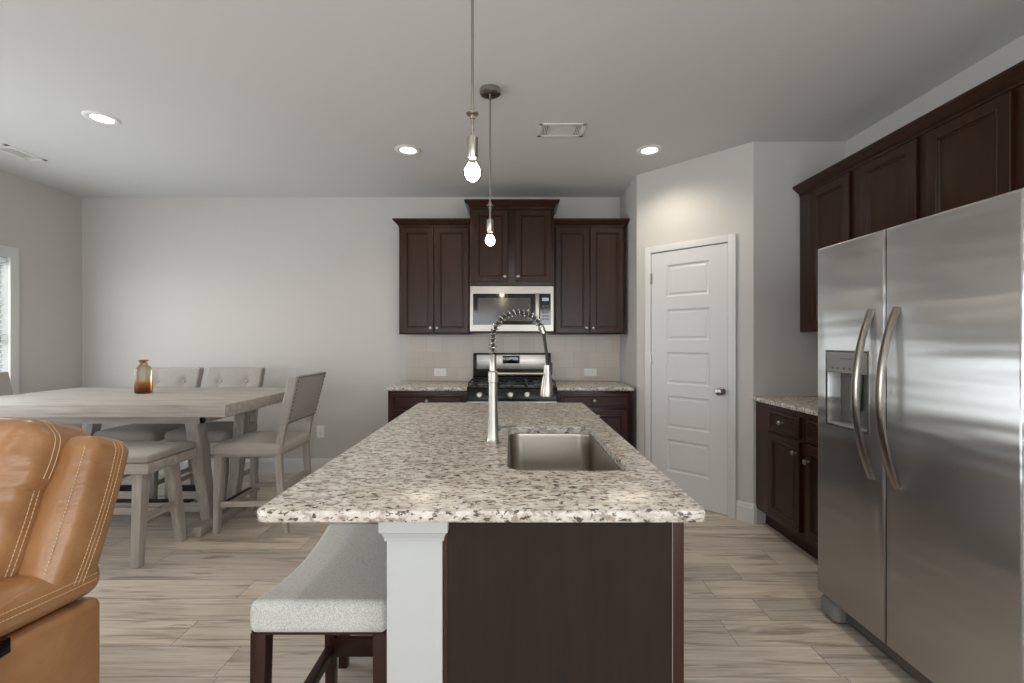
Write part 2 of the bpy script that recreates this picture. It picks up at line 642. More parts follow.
    def sweep(self, path, prof, close=False):
        """profile (out, z) swept along a horizontal polyline path; out = to the right of travel"""
        n = len(path)
        P = [Vector((p[0], p[1])) for p in path]
        tb = bmesh.new()
        cols = []
        for i in range(n):
            ds = []
            if i > 0:
                ds.append((P[i] - P[i - 1]).normalized())
            if i < n - 1:
                ds.append((P[i + 1] - P[i]).normalized())
            ns = [Vector((d.y, -d.x)) for d in ds]
            nn = sum(ns, Vector((0, 0)))
            nn = nn / (nn.length_squared / len(ns)) if len(ns) == 2 else nn
            cols.append([tb.verts.new((P[i].x + nn.x * o, P[i].y + nn.y * o, z)) for o, z in prof])
        k = len(prof)
        for a, b in zip(cols, cols[1:]):
            for i in range(k):
                j = (i + 1) % k
                tb.faces.new((a[i], b[i], b[j], a[j]))
        tb.faces.new(cols[0])
        tb.faces.new(cols[-1][::-1])
        return self._take(tb)

    def build(self, name, mat, parent=None, loc=None, smooth=True, ang=35):
        bm = self.bm
        origin = Vector((0, 0, 0))
        if parent is None and loc is not None:
            origin = Vector(loc)
        elif parent is not None:
            p = parent
            while p:
                origin = origin + p.location
                p = p.parent
        for v in bm.verts:
            v.co -= origin
        bmesh.ops.recalc_face_normals(bm, faces=bm.faces[:])
        if smooth:
            for f in bm.faces:
                f.smooth = True
            for e in bm.edges:
                if len(e.link_faces) != 2 or e.calc_face_angle(0) > math.radians(ang):
                    e.smooth = False
        me = bpy.data.meshes.new(name)
        bm.to_mesh(me)
        bm.free()
        o = bpy.data.objects.new(name, me)
        COL.objects.link(o)
        for mm in (mat if isinstance(mat, (list, tuple)) else [mat]):
            me.materials.append(mm)
        if parent is not None:
            o.parent = parent
        elif loc is not None:
            o.location = loc
        return o


def tag(o, label=None, cat=None, group=None, kind=None):
    if label:
        o['label'] = label
    if cat:
        o['category'] = cat
    if group:
        o['group'] = group
    if kind:
        o['kind'] = kind
    return o


def thing(name, loc, label, cat, group=None):
    o = bpy.data.objects.new(name, None)
    o.empty_display_size = 0.1
    COL.objects.link(o)
    o.location = loc
    return tag(o, label, cat, group)


def copy_tree(o, parent=None):
    c = o.copy()
    COL.objects.link(c)
    if parent is not None:
        c.parent = parent
    for ch in o.children:
        copy_tree(ch, c)
    return c


def frame(origin, u, out):
    """matrix: local x=u, y=out, z=up"""
    u = Vector(u).normalized()
    out = Vector(out).normalized()
    m = Matrix.Identity(4)
    for i in range(3):
        m[i][0] = u[i]; m[i][1] = out[i]; m[i][2] = (0, 0, 1)[i]; m[i][3] = origin[i]
    return m


def rrect(x0, x1, y0, y1, r, k=5):
    pts = []
    for cx, cy, a0 in ((x1 - r, y0 + r, -90), (x1 - r, y1 - r, 0), (x0 + r, y1 - r, 90), (x0 + r, y0 + r, 180)):
        for i in range(k + 1):
            a = math.radians(a0 + 90 * i / k)
            pts.append((cx + r * math.cos(a), cy + r * math.sin(a)))
    return pts


# ------------------------------------------------------------------ room shell
H = 2.743
D = 4.54          # back wall
XL, XR = -4.29, 2.398
YR = -3.7         # rear wall behind the camera
A = Vector((1.078, 3.934, 0)); B = Vector((1.736, 3.272, 0))   # pantry's angled wall


def struct(o):
    o['kind'] = 'structure'
    return o


T = 0.12
struct(MB().box(XL - T, XR + T, YR - T, D + T, -0.10, 0.0).build('floor', M['floor']))
struct(MB().box(XL - T, XR + T, YR - T, D + T, H, H + 0.10).build('ceiling', M['ceil']))
struct(MB().box(XL - T, 1.078, D, D + T, 0, H).build('wall_back', M['wall']))
mb = MB()
mb.slab([(1.078, D + T), (1.078, A.y), (A.x, A.y), (B.x, B.y), (XR + T, B.y), (XR + T, D + T)][0:2] + [(B.x, B.y), (XR + T, B.y), (XR + T, D + T)], 0, H, ease=0.0005)
struct(mb.build('wall_pantry', M['wall'], smooth=False))


def wall_with_holes(name, axis, pos, thick, a0, a1, holes):
    """holes: (a_lo, a_hi, z_lo, z_hi), sorted"""
    mb = MB()

    def put(lo, hi, z0, z1):
        if hi - lo < 1e-4 or z1 - z0 < 1e-4:
            return
        if axis == 'x':
            mb.box(pos, pos + thick, lo, hi, z0, z1)
        else:
            mb.box(lo, hi, pos, pos + thick, z0, z1)
    cur = a0
    for lo, hi, z0, z1 in holes:
        put(cur, lo, 0, H)
        put(lo, hi, 0, z0)
        put(lo, hi, z1, H)
        cur = hi
    put(cur, a1, 0, H)
    return struct(mb.build(name, M['wall'], smooth=False))


WIN_D = (2.05, 3.875, 0.62, 2.02)
WIN_S = (-2.4, -0.2, 0.60, 2.10)
wall_with_holes('wall_left', 'x', XL - T, T, YR - T, D, [WIN_S, WIN_D])
WIN_L = (-3.0, -1.2, 0.60, 2.10)  # opening for the added right-hand window, out of view
wall_with_holes('wall_right', 'x', XR, T, YR - T, B.y, [WIN_L])
WIN_R1 = (-2.9, -0.3, 0.55, 2.15)
WIN_R2 = (0.55, 2.05, 0.55, 2.15)
wall_with_holes('wall_rear', 'y', YR - T, T, XL - T, XR + T, [WIN_R1, WIN_R2])


def window(name, axis, face, inward, hole, mull):
    """casing, sash frame and panes; face = wall surface coordinate, inward = +1/-1"""
    lo, hi, z0, z1 = hole
    root = bpy.data.objects.new(name, None)
    COL.objects.link(root)
    c = ((lo + hi) / 2)
    root.location = (face, c, 0) if axis == 'x' else (c, face, 0)
    root['kind'] = 'structure'

    def bx(mb, a0, a1, d0, d1, zz0, zz1, bev=0.003):
        dd = sorted((face + inward * d0, face + inward * d1))
        if axis == 'x':
            mb.box(dd[0], dd[1], a0, a1, zz0, zz1, bev)
        else:
            mb.box(a0, a1, dd[0], dd[1], zz0, zz1, bev)
    cw = 0.072
    m = MB()
    bx(m, lo - cw, lo, -0.002, 0.018, z0 - 0.02, z1 + cw + .02)
    bx(m, hi, hi + cw, -0.002, 0.018, z0 - 0.02, z1 + cw + .02)
    bx(m, lo, hi, -0.002, 0.018, z1, z1 + cw + .02)
    bx(m, lo - cw, hi + cw, -0.002, 0.014, z0 - 0.10, z0 - 0.02)
    m.build('casing', M['trim'], root)
    m = MB()
    bx(m, lo - cw - .02, hi + cw + .02, -0.10, 0.045, z0 - 0.02, z0 + 0.0)
    m.build('sill', M['trim'], root)
    m = MB()
    fw = 0.045
    edges = [lo] + mull + [hi]
    bx(m, lo, hi, -0.10, -0.06, z0, z0 + fw)
    bx(m, lo, hi, -0.10, -0.06, z1 - fw, z1)
    for e in edges:
        e0 = max(lo, e - fw); e1 = min(hi, e + fw)
        bx(m, e0, e1, -0.10, -0.06, z0, z1)
    zm = (z0 + z1) / 2
    bx(m, lo, hi, -0.10, -0.06, zm - .02, zm + .02)
    m.build('sash_frame', M['trim'], root)
    for a0, a1 in zip(edges, edges[1:]):
        for zz0, zz1 in ((z0, zm), (zm, z1)):
            m = MB()
            bx(m, a0 + .03, a1 - .03, -0.083, -0.079, zz0 + .015, zz1 - .015, 0)
            m.build('pane', M['glass'], root)
    return root


window('window_1', 'x', XL, 1, WIN_D, [2.98])
window('window_2', 'x', XL, 1, WIN_S, [-1.3])
window('window_3', 'y', YR, 1, WIN_R1, [-1.6])
window('window_4', 'y', YR, 1, WIN_R2, [])
window('added_window_5', 'x', XR, -1, WIN_L, [-2.1])  # invented, out of view, added so fill light reaches the left wall

# blinds hanging in the dining window (two units)
bl = thing('window_blind', (XL - 0.03, 3.46, 1.98), 'white horizontal slat blind hanging in the dining window at the left edge', 'blind')
m = MB(); m.box(XL - .055, XL - .01, 3.01, 3.87, 1.975, 2.015, .004); m.build('headrail', M['blind'], bl)
m = MB()
zz = 1.955
while zz > 0.67:
    m.box(XL - .054, XL - .008, 3.015, 3.865, -.0012, .0012, mtx=Matrix.Translation((0, 0, zz)) @ Matrix.Translation((XL - .031, 0, 0)) @ Matrix.Rotation(math.radians(6), 4, 'Y') @ Matrix.Translation((-(XL - .031), 0, 0)))
    zz -= 0.042
m.build('slats', M['blind'], bl)
m = MB(); m.box(XL - .05, XL - .012, 3.015, 3.865, .63, .65, .003); m.build('bottom_rail', M['blind'], bl)
m = MB()
for yy in (3.15, 3.46, 3.77):
    m.tube([(XL - .031, yy, 1.98), (XL - .031, yy, .64)], .0012, 6)
m.build('ladder_cord', M['blind'], bl)

# baseboards
bbp = [(0.0, 0.0), (0.016, 0.0), (0.016, 0.105), (0.012, 0.115), (0.012, 0.122), (0.006, 0.138), (0.0, 0.138)]


def baseboard(name, path):
    struct(MB().sweep(path, bbp).build(name, M['trim'], smooth=False))


baseboard('baseboard_back', [(XL, D), (-1.10, D)])
baseboard('baseboard_left', [(XL, YR), (XL, D)])
baseboard('baseboard_right', [(XR, 0.2), (XR, YR)])
dW = (B - A).normalized()
nW = Vector((-dW.y * -1, 0, 0))
nW = Vector((dW.y, -dW.x, 0)).normalized()
if nW.y > 0:
    nW = -nW
pA = A + dW * 0.086
pB = A + dW * 0.821
baseboard('baseboard_pantry', [(pB.x, pB.y), (B.x, B.y), (1.752, B.y)])
baseboard('baseboard_corner', [(A.x, A.y), (pA.x, pA.y)])

# pantry door on the angled wall
F = frame(A, dW, nW)          # u along the wall, y = out of the wall
dr = bpy.data.objects.new('door_1', None); COL.objects.link(dr)
dr.location = A + dW * 0.45
dr['kind'] = 'structure'
m = MB(F)
u0, u1, zt = 0.1437, 0.7585, 2.04
prof = lambda a0, a1, z0, z1: m.box(a0, a1, -.002, .018, z0, z1, .003)
prof(u0 - .058, u0 - .004, 0, zt + .06); prof(u1 + .004, u1 + .06, 0, zt + .06); prof(u0 - .004, u1 + .004, zt + .006, zt + .06)
m.build('casing', M['trim'], dr)
m = MB(F)   # slab: five recessed panels framed by a grid of stiles and rails
ps = [(1.93, 1.669), (1.569, 1.315), (1.219, .958), (.864, .603), (.509, .248)]
pu0, pu1 = .2774, .6262
yf = 0.010
m.box(u0, pu0, -.001, yf, .012, zt, 0); m.box(pu1, u1, -.001, yf, .012, zt, 0)
zs = [zt] + [v for p in ps for v in p] + [.012]
for k in range(0, len(zs), 2):
    m.box(pu0, pu1, -.001, yf, zs[k + 1], zs[k], 0)
slabdoor = m.build('door_slab', M['door'], dr, smooth=False)
for a, b in ps:
    m = MB(F)
    m.rings([(pu0, pu1, b, a, yf), (pu0 + .012, pu1 - .012, b + .012, a - .012, yf - .0085), (pu0 + .022, pu1 - .022, b + .022, a - .022, yf - .0085),
             (pu0 + .032, pu1 - .032, b + .032, a - .032, yf - .003)], cap0=False)
    m.build('door_panel', M['door'], slabdoor, smooth=False)
m = MB(F)
m.box(u0 - .006, u0 - .0005, -.001, .004, 0.01, zt + .006); m.box(u1 + .0005, u1 + .006, -.001, .004, 0.01, zt + .006); m.box(u0 - .006, u1 + .006, -.001, .004, zt + .001, zt + .006)
m.build('door_gap', M['blackm'], dr)
kx = .715
m = MB(F)
m.lathe((kx, yf, .93), [(.030, 0), (.030, .004), (.026, .008), (.011, .010), (.010, .034), (.020, .038), (.027, .048), (.028, .058), (.022, .068), (.006, .071)], 28, (0, 1, 0))
m.build('door_knob', M['nickel'], dr)
for hz in (1.83, 1.16, .25):
    m = MB(F)
    m.tube([(u0 - .004, .016, hz - .045), (u0 - .004, .016, hz + .045)], .006, 10)
    m.box(u0 - .004, u0 + .012, .008, .012, hz - .042, hz + .042)
    m.build('hinge', M['nickel'], dr)

# backsplash tile on the back wall
bs = MB().box(-1.058, 1.076, D - .008, D - .0002, .9141, 1.378).build('backsplash', M['tile'], loc=(-1.058, D, .914))
tag(bs, 'pale beige square tile backsplash between the counter and the wall cabinets', 'backsplash', kind='structure')


# ------------------------------------------------------------------ cabinets
def shaker(F, u0, u1, v0, v1, w0, name, mat, parent, sw=.052, t=.019):
    m = MB(F)
    m.rings([(u0, u1, v0, v1, w0), (u0, u1, v0, v1, w0 + t - .003), (u0 + .003, u1 - .003, v0 + .003, v1 - .003, w0 + t),
             (u0 + sw - .009, u1 - sw + .009, v0 + sw - .009, v1 - sw + .009, w0 + t), (u0 + sw - .007, u1 - sw + .007, v0 + sw - .007, v1 - sw + .007, w0 + t + .002), (u0 + sw - .003, u1 - sw + .003, v0 + sw - .003, v1 - sw + .003, w0 + t + .002), (u0 + sw, u1 - sw, v0 + sw, v1 - sw, w0 + t - .004),
             (u0 + sw + .004, u1 - sw - .004, v0 + sw + .004, v1 - sw - .004, w0 + t - .004),
             (u0 + sw + .010, u1 - sw - .010, v0 + sw + .010, v1 - sw - .010, w0 + t - .011)])
    return m.build(name, mat, parent, smooth=False)


def knob(F, u, v, w0, parent):
    m = MB(F)
    m.lathe((u, w0, v), [(.008, 0), (.006, .004), (.005, .012), (.011, .016), (.0145, .021), (.0145, .025), (.010, .029), (.003, .030)], 18, (0, 1, 0))
    return m.build('knob', M['nickel'], parent)


CROWN = [(0, 0), (.006, 0), (.006, .014), (.016, .022), (.030, .036), (.046, .050), (.050, .054), (.050, .066), (0, .066)]


def crown(root, path, z, mat, h=.066, out=.050):
    pr = [(o * out / .050, z + q * h / .066) for o, q in CROWN]
    MB().sweep(path, pr).build('crown_moulding', mat, root, smooth=False)


def wall_cab(name, x0, x1, yf, z0, z1, label, doors, ztop, sides, knob_in=True, deep=.335):
    root = thing(name, ((x0 + x1) / 2, D - .17, z0), label, 'cabinet', None)
    m = MB(); m.box(x0, x1, yf, D - .001, z0, z1, .0015)
    m.build('body', M['cab'], root)
    F = frame((0, yf, 0), (1, 0, 0), (0, -1, 0))
    for i, (a, b, v0, v1) in enumerate(doors):
        d = shaker(F, a, b, v0, v1, 0.0005, 'door', M['cab'], root)
        ku = b - .026 if i == 0 else a + .026
        knob(F, ku, v0 + .045, .0195, d)
    p = []
    if 'l' in sides:
        p.append((x0, sides['l']))
    p += [(x0, yf), (x1, yf)]
    if 'r' in sides:
        p.append((x1, sides['r']))
    crown(root, p, z1 - .008, M['cab'], ztop - z1 + .008, .05)
    return root


YF = D - .33
ZB = 1.372
wall_cab('wall_cabinet', -1.045, -.383, YF, ZB, 2.372, 'dark brown double-door wall cabinet left of the microwave', [(-1.02, -.722, ZB + .012, 2.355), (-.712, -.400, ZB + .012, 2.355)], 2.432, {'l': D - .002})
YC = D - .405
wall_cab('wall_cabinet', -.381, .381, YC, 1.812, 2.520, 'raised dark brown wall cabinet directly above the microwave', [(-.352, -.036, 1.845, 2.495), (.030, .352, 1.845, 2.495)], 2.583, {'l': D - .002, 'r': D - .002})
wall_cab('wall_cabinet', .383, 1.040, YF, ZB, 2.372, 'dark brown double-door wall cabinet between microwave and pantry corner', [(.402, .712, ZB + .012, 2.355), (.722, 1.022, ZB + .012, 2.355)], 2.432, {'r': D - .002})


def base_cab_back(x0, x1, label):
    root = thing('base_cabinet', ((x0 + x1) / 2, D - .3, 0), label, 'cabinet')
    yf = D - .63
    m = MB(); m.box(x0, x1, yf, D - .001, .10, .882, .0015); m.box(x0 + .002, x1 - .002, yf + .07, D - .01, 0, .10)
    m.build('body', M['cab_red'], root)
    F = frame((0, yf, 0), (1, 0, 0), (0, -1, 0))
    m = MB(F)
    d = shaker(F, x0 + .03, x1 - .03, .735, .858, .0005, 'drawer', M['cab_red'], root, sw=.022)
    knob(F, (x0 + x1) / 2, .797, .0195, d)
    xm = (x0 + x1) / 2
    for i, (a, b) in enumerate(((x0 + .03, xm - .004), (xm + .004, x1 - .03))):
        d = shaker(F, a, b, .135, .715, .0005, 'door', M['cab_red'], root)
        knob(F, b - .026 if i == 0 else a + .026, .67, .0195, d)
    return root


base_cab_back(-1.066, -.387, 'dark red-brown base cabinet left of the black range')
base_cab_back(.387, 1.02, 'dark red-brown base cabinet between the range and pantry corner')


def counter(outer, z0, z1, label, hole=None, loc=None, name='countertop'):
    o = MB().slab(outer, z0, z1, hole, .006).build(name, M['granite'], loc=loc)
    return tag(o, label, 'countertop')


def slab_rect(x0, x1, y0, y1):
    return [(x0, y0), (x1, y0), (x1, y1), (x0, y1)]


counter(slab_rect(-1.098, -.386, D - .655, D - .009), .883, .913, 'speckled granite countertop left of the range', loc=(-.736, D - .32, .883))
counter(slab_rect(.386, 1.043, D - .655, D - .009), .883, .913, 'speckled granite countertop right of the range near pantry corner', loc=(.72, D - .32, .883))

# right wall cabinets -------------------------------------------------
XF = 2.064
FR = frame((XF, 0, 0), (0, -1, 0), (-1, 0, 0))     # u = -y, out = -x


def right_cab(y0, y1, z0, doors, label, far_end):
    root = thing('wall_cabinet', (XR - .17, (y0 + y1) / 2, z0), label, 'cabinet')
    m = MB(); m.box(XF, XR - .001, y0, y1, z0, 2.352, .0015)
    m.build('body', M['cab'], root)
    for i, (a, b) in enumerate(doors):       # a>b in y; u=-y
        d = shaker(FR, -a, -b, z0 + .018, 2.335, .0005, 'door', M['cab'], root, sw=.058)
        ku = -b - .028 if i == 0 else -a + .028
        knob(FR, ku, z0 + .055, .0195, d)
    path = [(XF, y1), (XF, y0)]
    # right of travel when moving to -y is -x
    crown(root, path, 2.344, M['cab'], .068, .052)
    return root


right_cab(2.262, 3.262, ZB, [(3.125, 2.765), (2.675, 2.305)], 'tall dark brown wall cabinet on the right wall beside the pantry corner', True)
right_cab(1.34, 2.260, 1.835, [(2.250, 1.868), (1.800, 1.40)], 'short dark brown wall cabinet above the steel refrigerator', False)

bx = 1.753
rb = thing('base_cabinet', (2.07, 2.75, 0), 'dark brown base cabinet on the right wall beside the refrigerator', 'cabinet')
m = MB(); m.box(bx, XR - .001, 2.25, B.y - .001, .112, .882, .0015); m.box(bx + .07, XR - .01, 2.255, B.y - .002, 0, .112)
m.build('body', M['cab_red'], rb)
FB = frame((bx, 0, 0), (0, -1, 0), (-1, 0, 0))
for i, (a, b) in enumerate(((3.09, 2.75), (2.69, 2.32))):
    d = shaker(FB, -a, -b, .715, .848, .0005, 'drawer', M['cab'], rb, sw=.022)
    knob(FB, -(a + b) / 2, .782, .0195, d)
    d = shaker(FB, -a, -b, .150, .695, .0005, 'door', M['cab'], rb)
    knob(FB, -b - .028 if i == 0 else -a + .028, .60 if i else .625, .0195, d)
counter(slab_rect(1.722, XR - .001, 2.23, B.y - .001), .883, .913, 'speckled granite countertop on the right wall beside the refrigerator', loc=(2.06, 2.75, .883))

# ------------------------------------------------------------------ refrigerator
fx = 1.473
yfar, ynear, ysp = 2.20, 1.312, 1.800
zb, zt = .105, 1.752
fr = thing('refrigerator', (1.93, 1.75, 0), 'stainless steel side-by-side refrigerator with ice dispenser on the right wall', 'refrigerator')
m = MB(); m.box(fx + .085, XR - .03, ynear + .004, yfar - .004, .04, 1.735, .006)
m.build('body', M['dkmetal'], fr)
FF = frame((fx + .075, 0, 0), (0, -1, 0), (-1, 0, 0))
dt = .075
R = .012


def door_rings(a, b, hole=None):
    u0, u1 = -a, -b
    L = [(u0, u1, zb, zt, 0.0), (u0, u1, zb, zt, dt - R), (u0 + .003, u1 - .003, zb + .003, zt - .003, dt - R * .35), (u0 + .010, u1 - .010, zb + .010, zt - .010, dt)]
    if hole:
        L += [hole + (dt,), (hole[0] + .004, hole[1] - .004, hole[2] + .004, hole[3] - .004, dt - .006), (hole[0] + .004, hole[1] - .004, hole[2] + .004, hole[3] - .004, .012)]
    return L


hy0, hy1, hz0, hz1 = 2.130, 1.880, .922, 1.262
m = MB(FF); m.rings(door_rings(yfar, ysp + .0035, (-hy0, -hy1, hz0, hz1)), cap0=True, cap1=False)
d1 = m.build('freezer_door', M['steel_fridge'], fr)
m = MB(FF); m.rings(door_rings(ysp - .0035, ynear), True, True)
d2 = m.build('refrigerator_door', M['steel_fridge'], fr)
m = MB(); m.box(fx + .010, fx + .085, ysp - .0035, ysp + .0035, zb + .002, zt - .004); m.build('gasket', M['rubber'], fr)
# dispenser
m = MB(FF)
m.rings([(-hy0 + .004, -hy1 - .004, hz0 + .004, hz1 - .004, .012), (-hy0 + .004, -hy1 - .004, hz0 + .004, hz1 - .004, .010)])
m.build('dispenser_recess', M['midgrey'], d1)
m = MB(FF)
m.box(-hy0 + .004, -hy1 - .004, .012, dt + .004, 1.165, hz1 - .004, .004)
pn = m.build('dispenser_panel', M['ltgrey'], d1)
m = MB(FF); m.box(-2.04, -1.965, dt + .004, dt + .0048, 1.226, 1.231); m.build('panel_mark', M['midgrey'], pn)
m = MB(FF)
for k in range(5):
    m = MB(FF)
    m.lathe((-2.085 + k * .035, dt + .004, 1.185), [(.006, 0), (.006, .0012), (.004, .0016)], 12, (0, 1, 0))
    m.build('button', M['midgrey'], pn)
m = MB(FF)
m.box(-hy0 + .006, -hy1 - .006, .012, dt + .002, hz0 + .004, hz0 + .018, .003)
m.build('drip_tray', M['ltgrey'], d1)
m = MB(FF)
m.box(-2.035, -1.985, .014, .026, 1.0, 1.165, .006, fn=lambda c: (c.x, c.y + (1.165 - c.z) * .08, c.z))
m.build('ice_paddle', M['ltgrey'], d1)
m = MB(FF)
m.rings([(-hy0 - .003, -hy1 + .003, hz0 - .003, hz1 + .003, dt - .001), (-hy0 - .003, -hy1 + .003, hz0 - .003, hz1 + .003, dt + .003), (-hy0 + .004, -hy1 - .004, hz0 + .004, hz1 - .004, dt + .003), (-hy0 + .004, -hy1 - .004, hz0 + .004, hz1 - .004, dt - .001)], False, False)
m.build('dispenser_trim', M['steel'], d1)


def fridge_handle(y, parent):
    m = MB()
    n = 26
    zs0, zs1 = .745, 1.435
    pts = []
    for i in range(n + 1):
        s = i / n
        z = zs0 + (zs1 - zs0) * s
        o = .003 + .066 * (1 - (2 * s - 1) ** 2)
        pts.append((fx - o, z))
    tb = bmesh.new()
    rings = []
    for i, (x, z) in enumerate(pts):
        x0, z0 = pts[max(0, i - 1)]; x1, z1 = pts[min(n, i + 1)]
        t = Vector((x1 - x0, 0, z1 - z0)).normalized()
        nn = Vector((-t.z, 0, t.x))
        ring = []
        for k in range(12):
            a = 2 * PI * k / 12
            e = 3
            kk = 1 / ((abs(math.cos(a)) ** e + abs(math.sin(a)) ** e) ** (1 / e))
            ring.append(tb.verts.new(Vector((x, y, z)) + Vector((0, 1, 0)) * .017 * kk * math.cos(a) + nn * .009 * kk * math.sin(a)))
        rings.append(ring)
    for p, q in zip(rings, rings[1:]):
        for i in range(12):
            tb.faces.new((p[i], p[(i + 1) % 12], q[(i + 1) % 12], q[i]))
    tb.faces.new(rings[0][::-1]); tb.faces.new(rings[-1])
    m._take(tb)
    m.build('handle', M['nickel'], parent)


fridge_handle(1.862, d1)
fridge_handle(1.738, d2)
m = MB(); m.box(fx + .055, fx + .09, ynear + .01, yfar - .01, .028, .098, .004); m.build('base_grille', M['midgrey'], fr)
for a, b in ((yfar - .12, yfar - .002), (ynear + .002, ynear + .12)):
    m = MB()
    m.soft((fx + .06, (a + b) / 2, .052), (.055, (b - a) / 2, .048), .03, mid=3)
    m.build('foot_cover', M['ltgrey'], fr)
m = MB(); m.box(fx + .02, fx + .12, yfar - .09, yfar - .01, zt - .014, zt - .002, .003); m.build('hinge_cover', M['dkmetal'], fr)
m = MB(); m.box(fx + .02, fx + .12, ynear + .01, ynear + .09, zt - .014, zt - .002, .003); m.build('hinge_cover', M['dkmetal'], fr)

# ------------------------------------------------------------------ microwave
mw = thing('microwave', (0, 4.3, 1.391), 'stainless steel microwave mounted above the range', 'microwave')
m = MB(); m.box(-.379, .379, YC + .01, D - .002, 1.393, 1.810, .003); m.build('body', M['blackm'], mw)
FM = frame((0, YC + .01, 0), (1, 0, 0), (0, -1, 0))
m = MB(FM)
m.rings([(-.378, .378, 1.395, 1.808, 0), (-.378, .378, 1.395, 1.808, .028), (-.374, .374, 1.399, 1.804, .031), (-.352, .350, 1.456, 1.738, .031), (-.350, .348, 1.458, 1.736, .026), ], cap0=True, cap1=False)
md = m.build('door', M['steel'], mw)
m = MB(FM); m.box(-.351, .213, .018, .0275, 1.457, 1.737); m.build('window_border', M['blackglass'], md)
m = MB(FM); m.box(-.310, .168, .0275, .0282, 1.490, 1.700); m.build('window', M['window_mesh'], md)
m = MB(FM); m.box(.255, .349, .018, .0275, 1.457, 1.737)
cp = m.build('control_panel', M['blackglass'], mw)
m = MB(FM); m.box(.272, .332, .0275, .0285, 1.672, 1.700); m.build('display', M['display'], cp)
m = MB(FM)
for r in range(5):
    for c in range(3):
        m.box(.275 + c * .021, .289 + c * .021, .0275, .0283, 1.62 - r * .03, 1.634 - r * .03, .001)
m.build('keypad', M['midgrey'], cp)
m = MB(FM); m.box(.210, .248, .028, .056, 1.452, 1.742, .008); m.build('handle', M['steel'], md)
m = MB(FM); m.box(-.378, .378, -.02, .02, 1.385, 1.395, .002); m.build('bottom_vent', M['blackm'], mw)

# ------------------------------------------------------------------ range
rg = thing('range', (0, 4.2, 0), 'black and stainless gas range between the two base cabinets', 'range')
ry = 3.865
m = MB(); m.box(-.380, .380, ry, D - .012, .05, .905, .003); m.build('body', M['black'], rg)
m = MB(); m.box(-.382, .382, ry - .01, D - .10, .905, .920, .004); ct = m.build('cooktop', M['black'], rg)
m = MB(); m.box(-.380, .380, D - .085, D - .010, .905, 1.192, .005); bg = m.build('back_guard', M['black'], rg)
m = MB(); m.box(-.345, .345, D - .094, D - .084, 1.035, 1.176, .003); m.build('steel_panel', M['steel'], bg)
m = MB(); m.box(-.092, .075, D - .097, D - .093, 1.090, 1.166, .002); m.build('display', M['blackglass'], bg)
m = MB(); m.box(-.03, .03, D - .098, D - .0965, 1.132, 1.150); m.build('clock_digits', M['display'], bg)
for gx in (-.25, 0.0, .25):
    m = MB()
    x0, x1, y0, y1, zg = gx - .12, gx + .12, ry + .03, D - .13, .952
    for yy in (y0, (y0 + y1) / 2, y1):
        m.bar((x0, yy, zg), (x1, yy, zg), .012, .012)
    for xx in (x0, gx, x1):
        m.bar((xx, y0, zg), (xx, y1, zg), .012, .012)
    for xx in (x0, x1):
        for yy in (y0, y1):
            m.bar((xx, yy, zg), (xx, yy, .919), .012, .012)
    m.build('grate', M['blackm'], rg)
for gx, gy in ((-.25, 4.02), (.25, 4.02), (-.25, 4.28), (.25, 4.28), (0, 4.15)):
    m = MB(); m.lathe((gx, gy, .919), [(.055, 0), (.055, .008), (.04, .012), (.036, .02), (.03, .022)], 24); m.build('burner', M['midgrey'], rg)
m = MB(); m.box(-.380, .380, ry - .035, ry + .002, .808, .906, .006, fn=lambda c: (c.x, c.y + (.02 if c.z > .85 and c.y < ry - .01 else 0), c.z)); fp = m.build('control_panel', M['black'], rg)
for kx in (-.272, -.15, -.012, .128, .262):
    m = MB(); m.lathe((kx, ry - .025, .852), [(.026, 0), (.026, .004), (.021, .008), (.020, .028), (.017, .032), (.004, .033)], 22, (0, -1, .12)); m.build('knob', M['nickel'], fp)
m = MB(); m.box(-.378, .378, ry - .03, ry + .001, .20, .80, .005); od = m.build('oven_door', M['steel'], rg)
m = MB(); m.box(-.27, .27, ry - .033, ry - .029, .34, .65, .002); m.build('oven_window', M['blackglass'], od)
m = MB(); m.tube([(-.372, ry - .075, .775), (.372, ry - .075, .775)], .012, 14)
for xx in (-.36, .36):
    m.box(xx - .013, xx + .013, ry - .08, ry - .028, .764, .792, .004)
m.build('oven_handle', M['chrome'], od)
m = MB(); m.box(-.378, .378, ry - .025, ry + .001, .055, .192, .004); m.build('storage_drawer', M['steel'], rg)
for xx in (-.34, .34):
    for yy in (ry + .05, D - .06):
        m = MB(); m.lathe((xx, yy, 0), [(.018, 0), (.018, .05)], 14); m.build('foot', M['blackm'], rg)


# ------------------------------------------------------------------ outlets
def outlet(F, u, z, wdt, hgt, label, horiz):
    p = F @ Vector((u, 0, z))
    root = thing('wall_outlet', p, label, 'outlet')
    m = MB(F); m.rings([(u - wdt / 2, u + wdt / 2, z - hgt / 2, z + hgt / 2, 0), (u - wdt / 2, u + wdt / 2, z - hgt / 2, z + hgt / 2, .003), (u - wdt / 2 + .005, u + wdt / 2 - .005, z - hgt / 2 + .005, z + hgt / 2 - .005, .006)])
    m.build('cover_plate', M['white_plastic'], root, smooth=False)
    for s in (-1, 1):
        uu, zz = (u + s * .021, z) if horiz else (u, z + s * .021)
        m = MB(F)
        m.lathe((uu, .006, zz), [(.0165, 0), (.0165, .0012), (.0155, .0016)], 20, (0, 1, 0))
        r = m.build('receptacle', M['white_plastic'], root)
        m = MB(F)
        for q in (-.006, .006):
            if horiz:
                m.box(uu - .004, uu + .004, .0075, .0079, zz + q - .001, zz + q + .001)
            else:
                m.box(uu + q - .001, uu + q + .001, .0075, .0079, zz - .004, zz + .004)
        m.build('slot', M['blackm'], r)
    return root


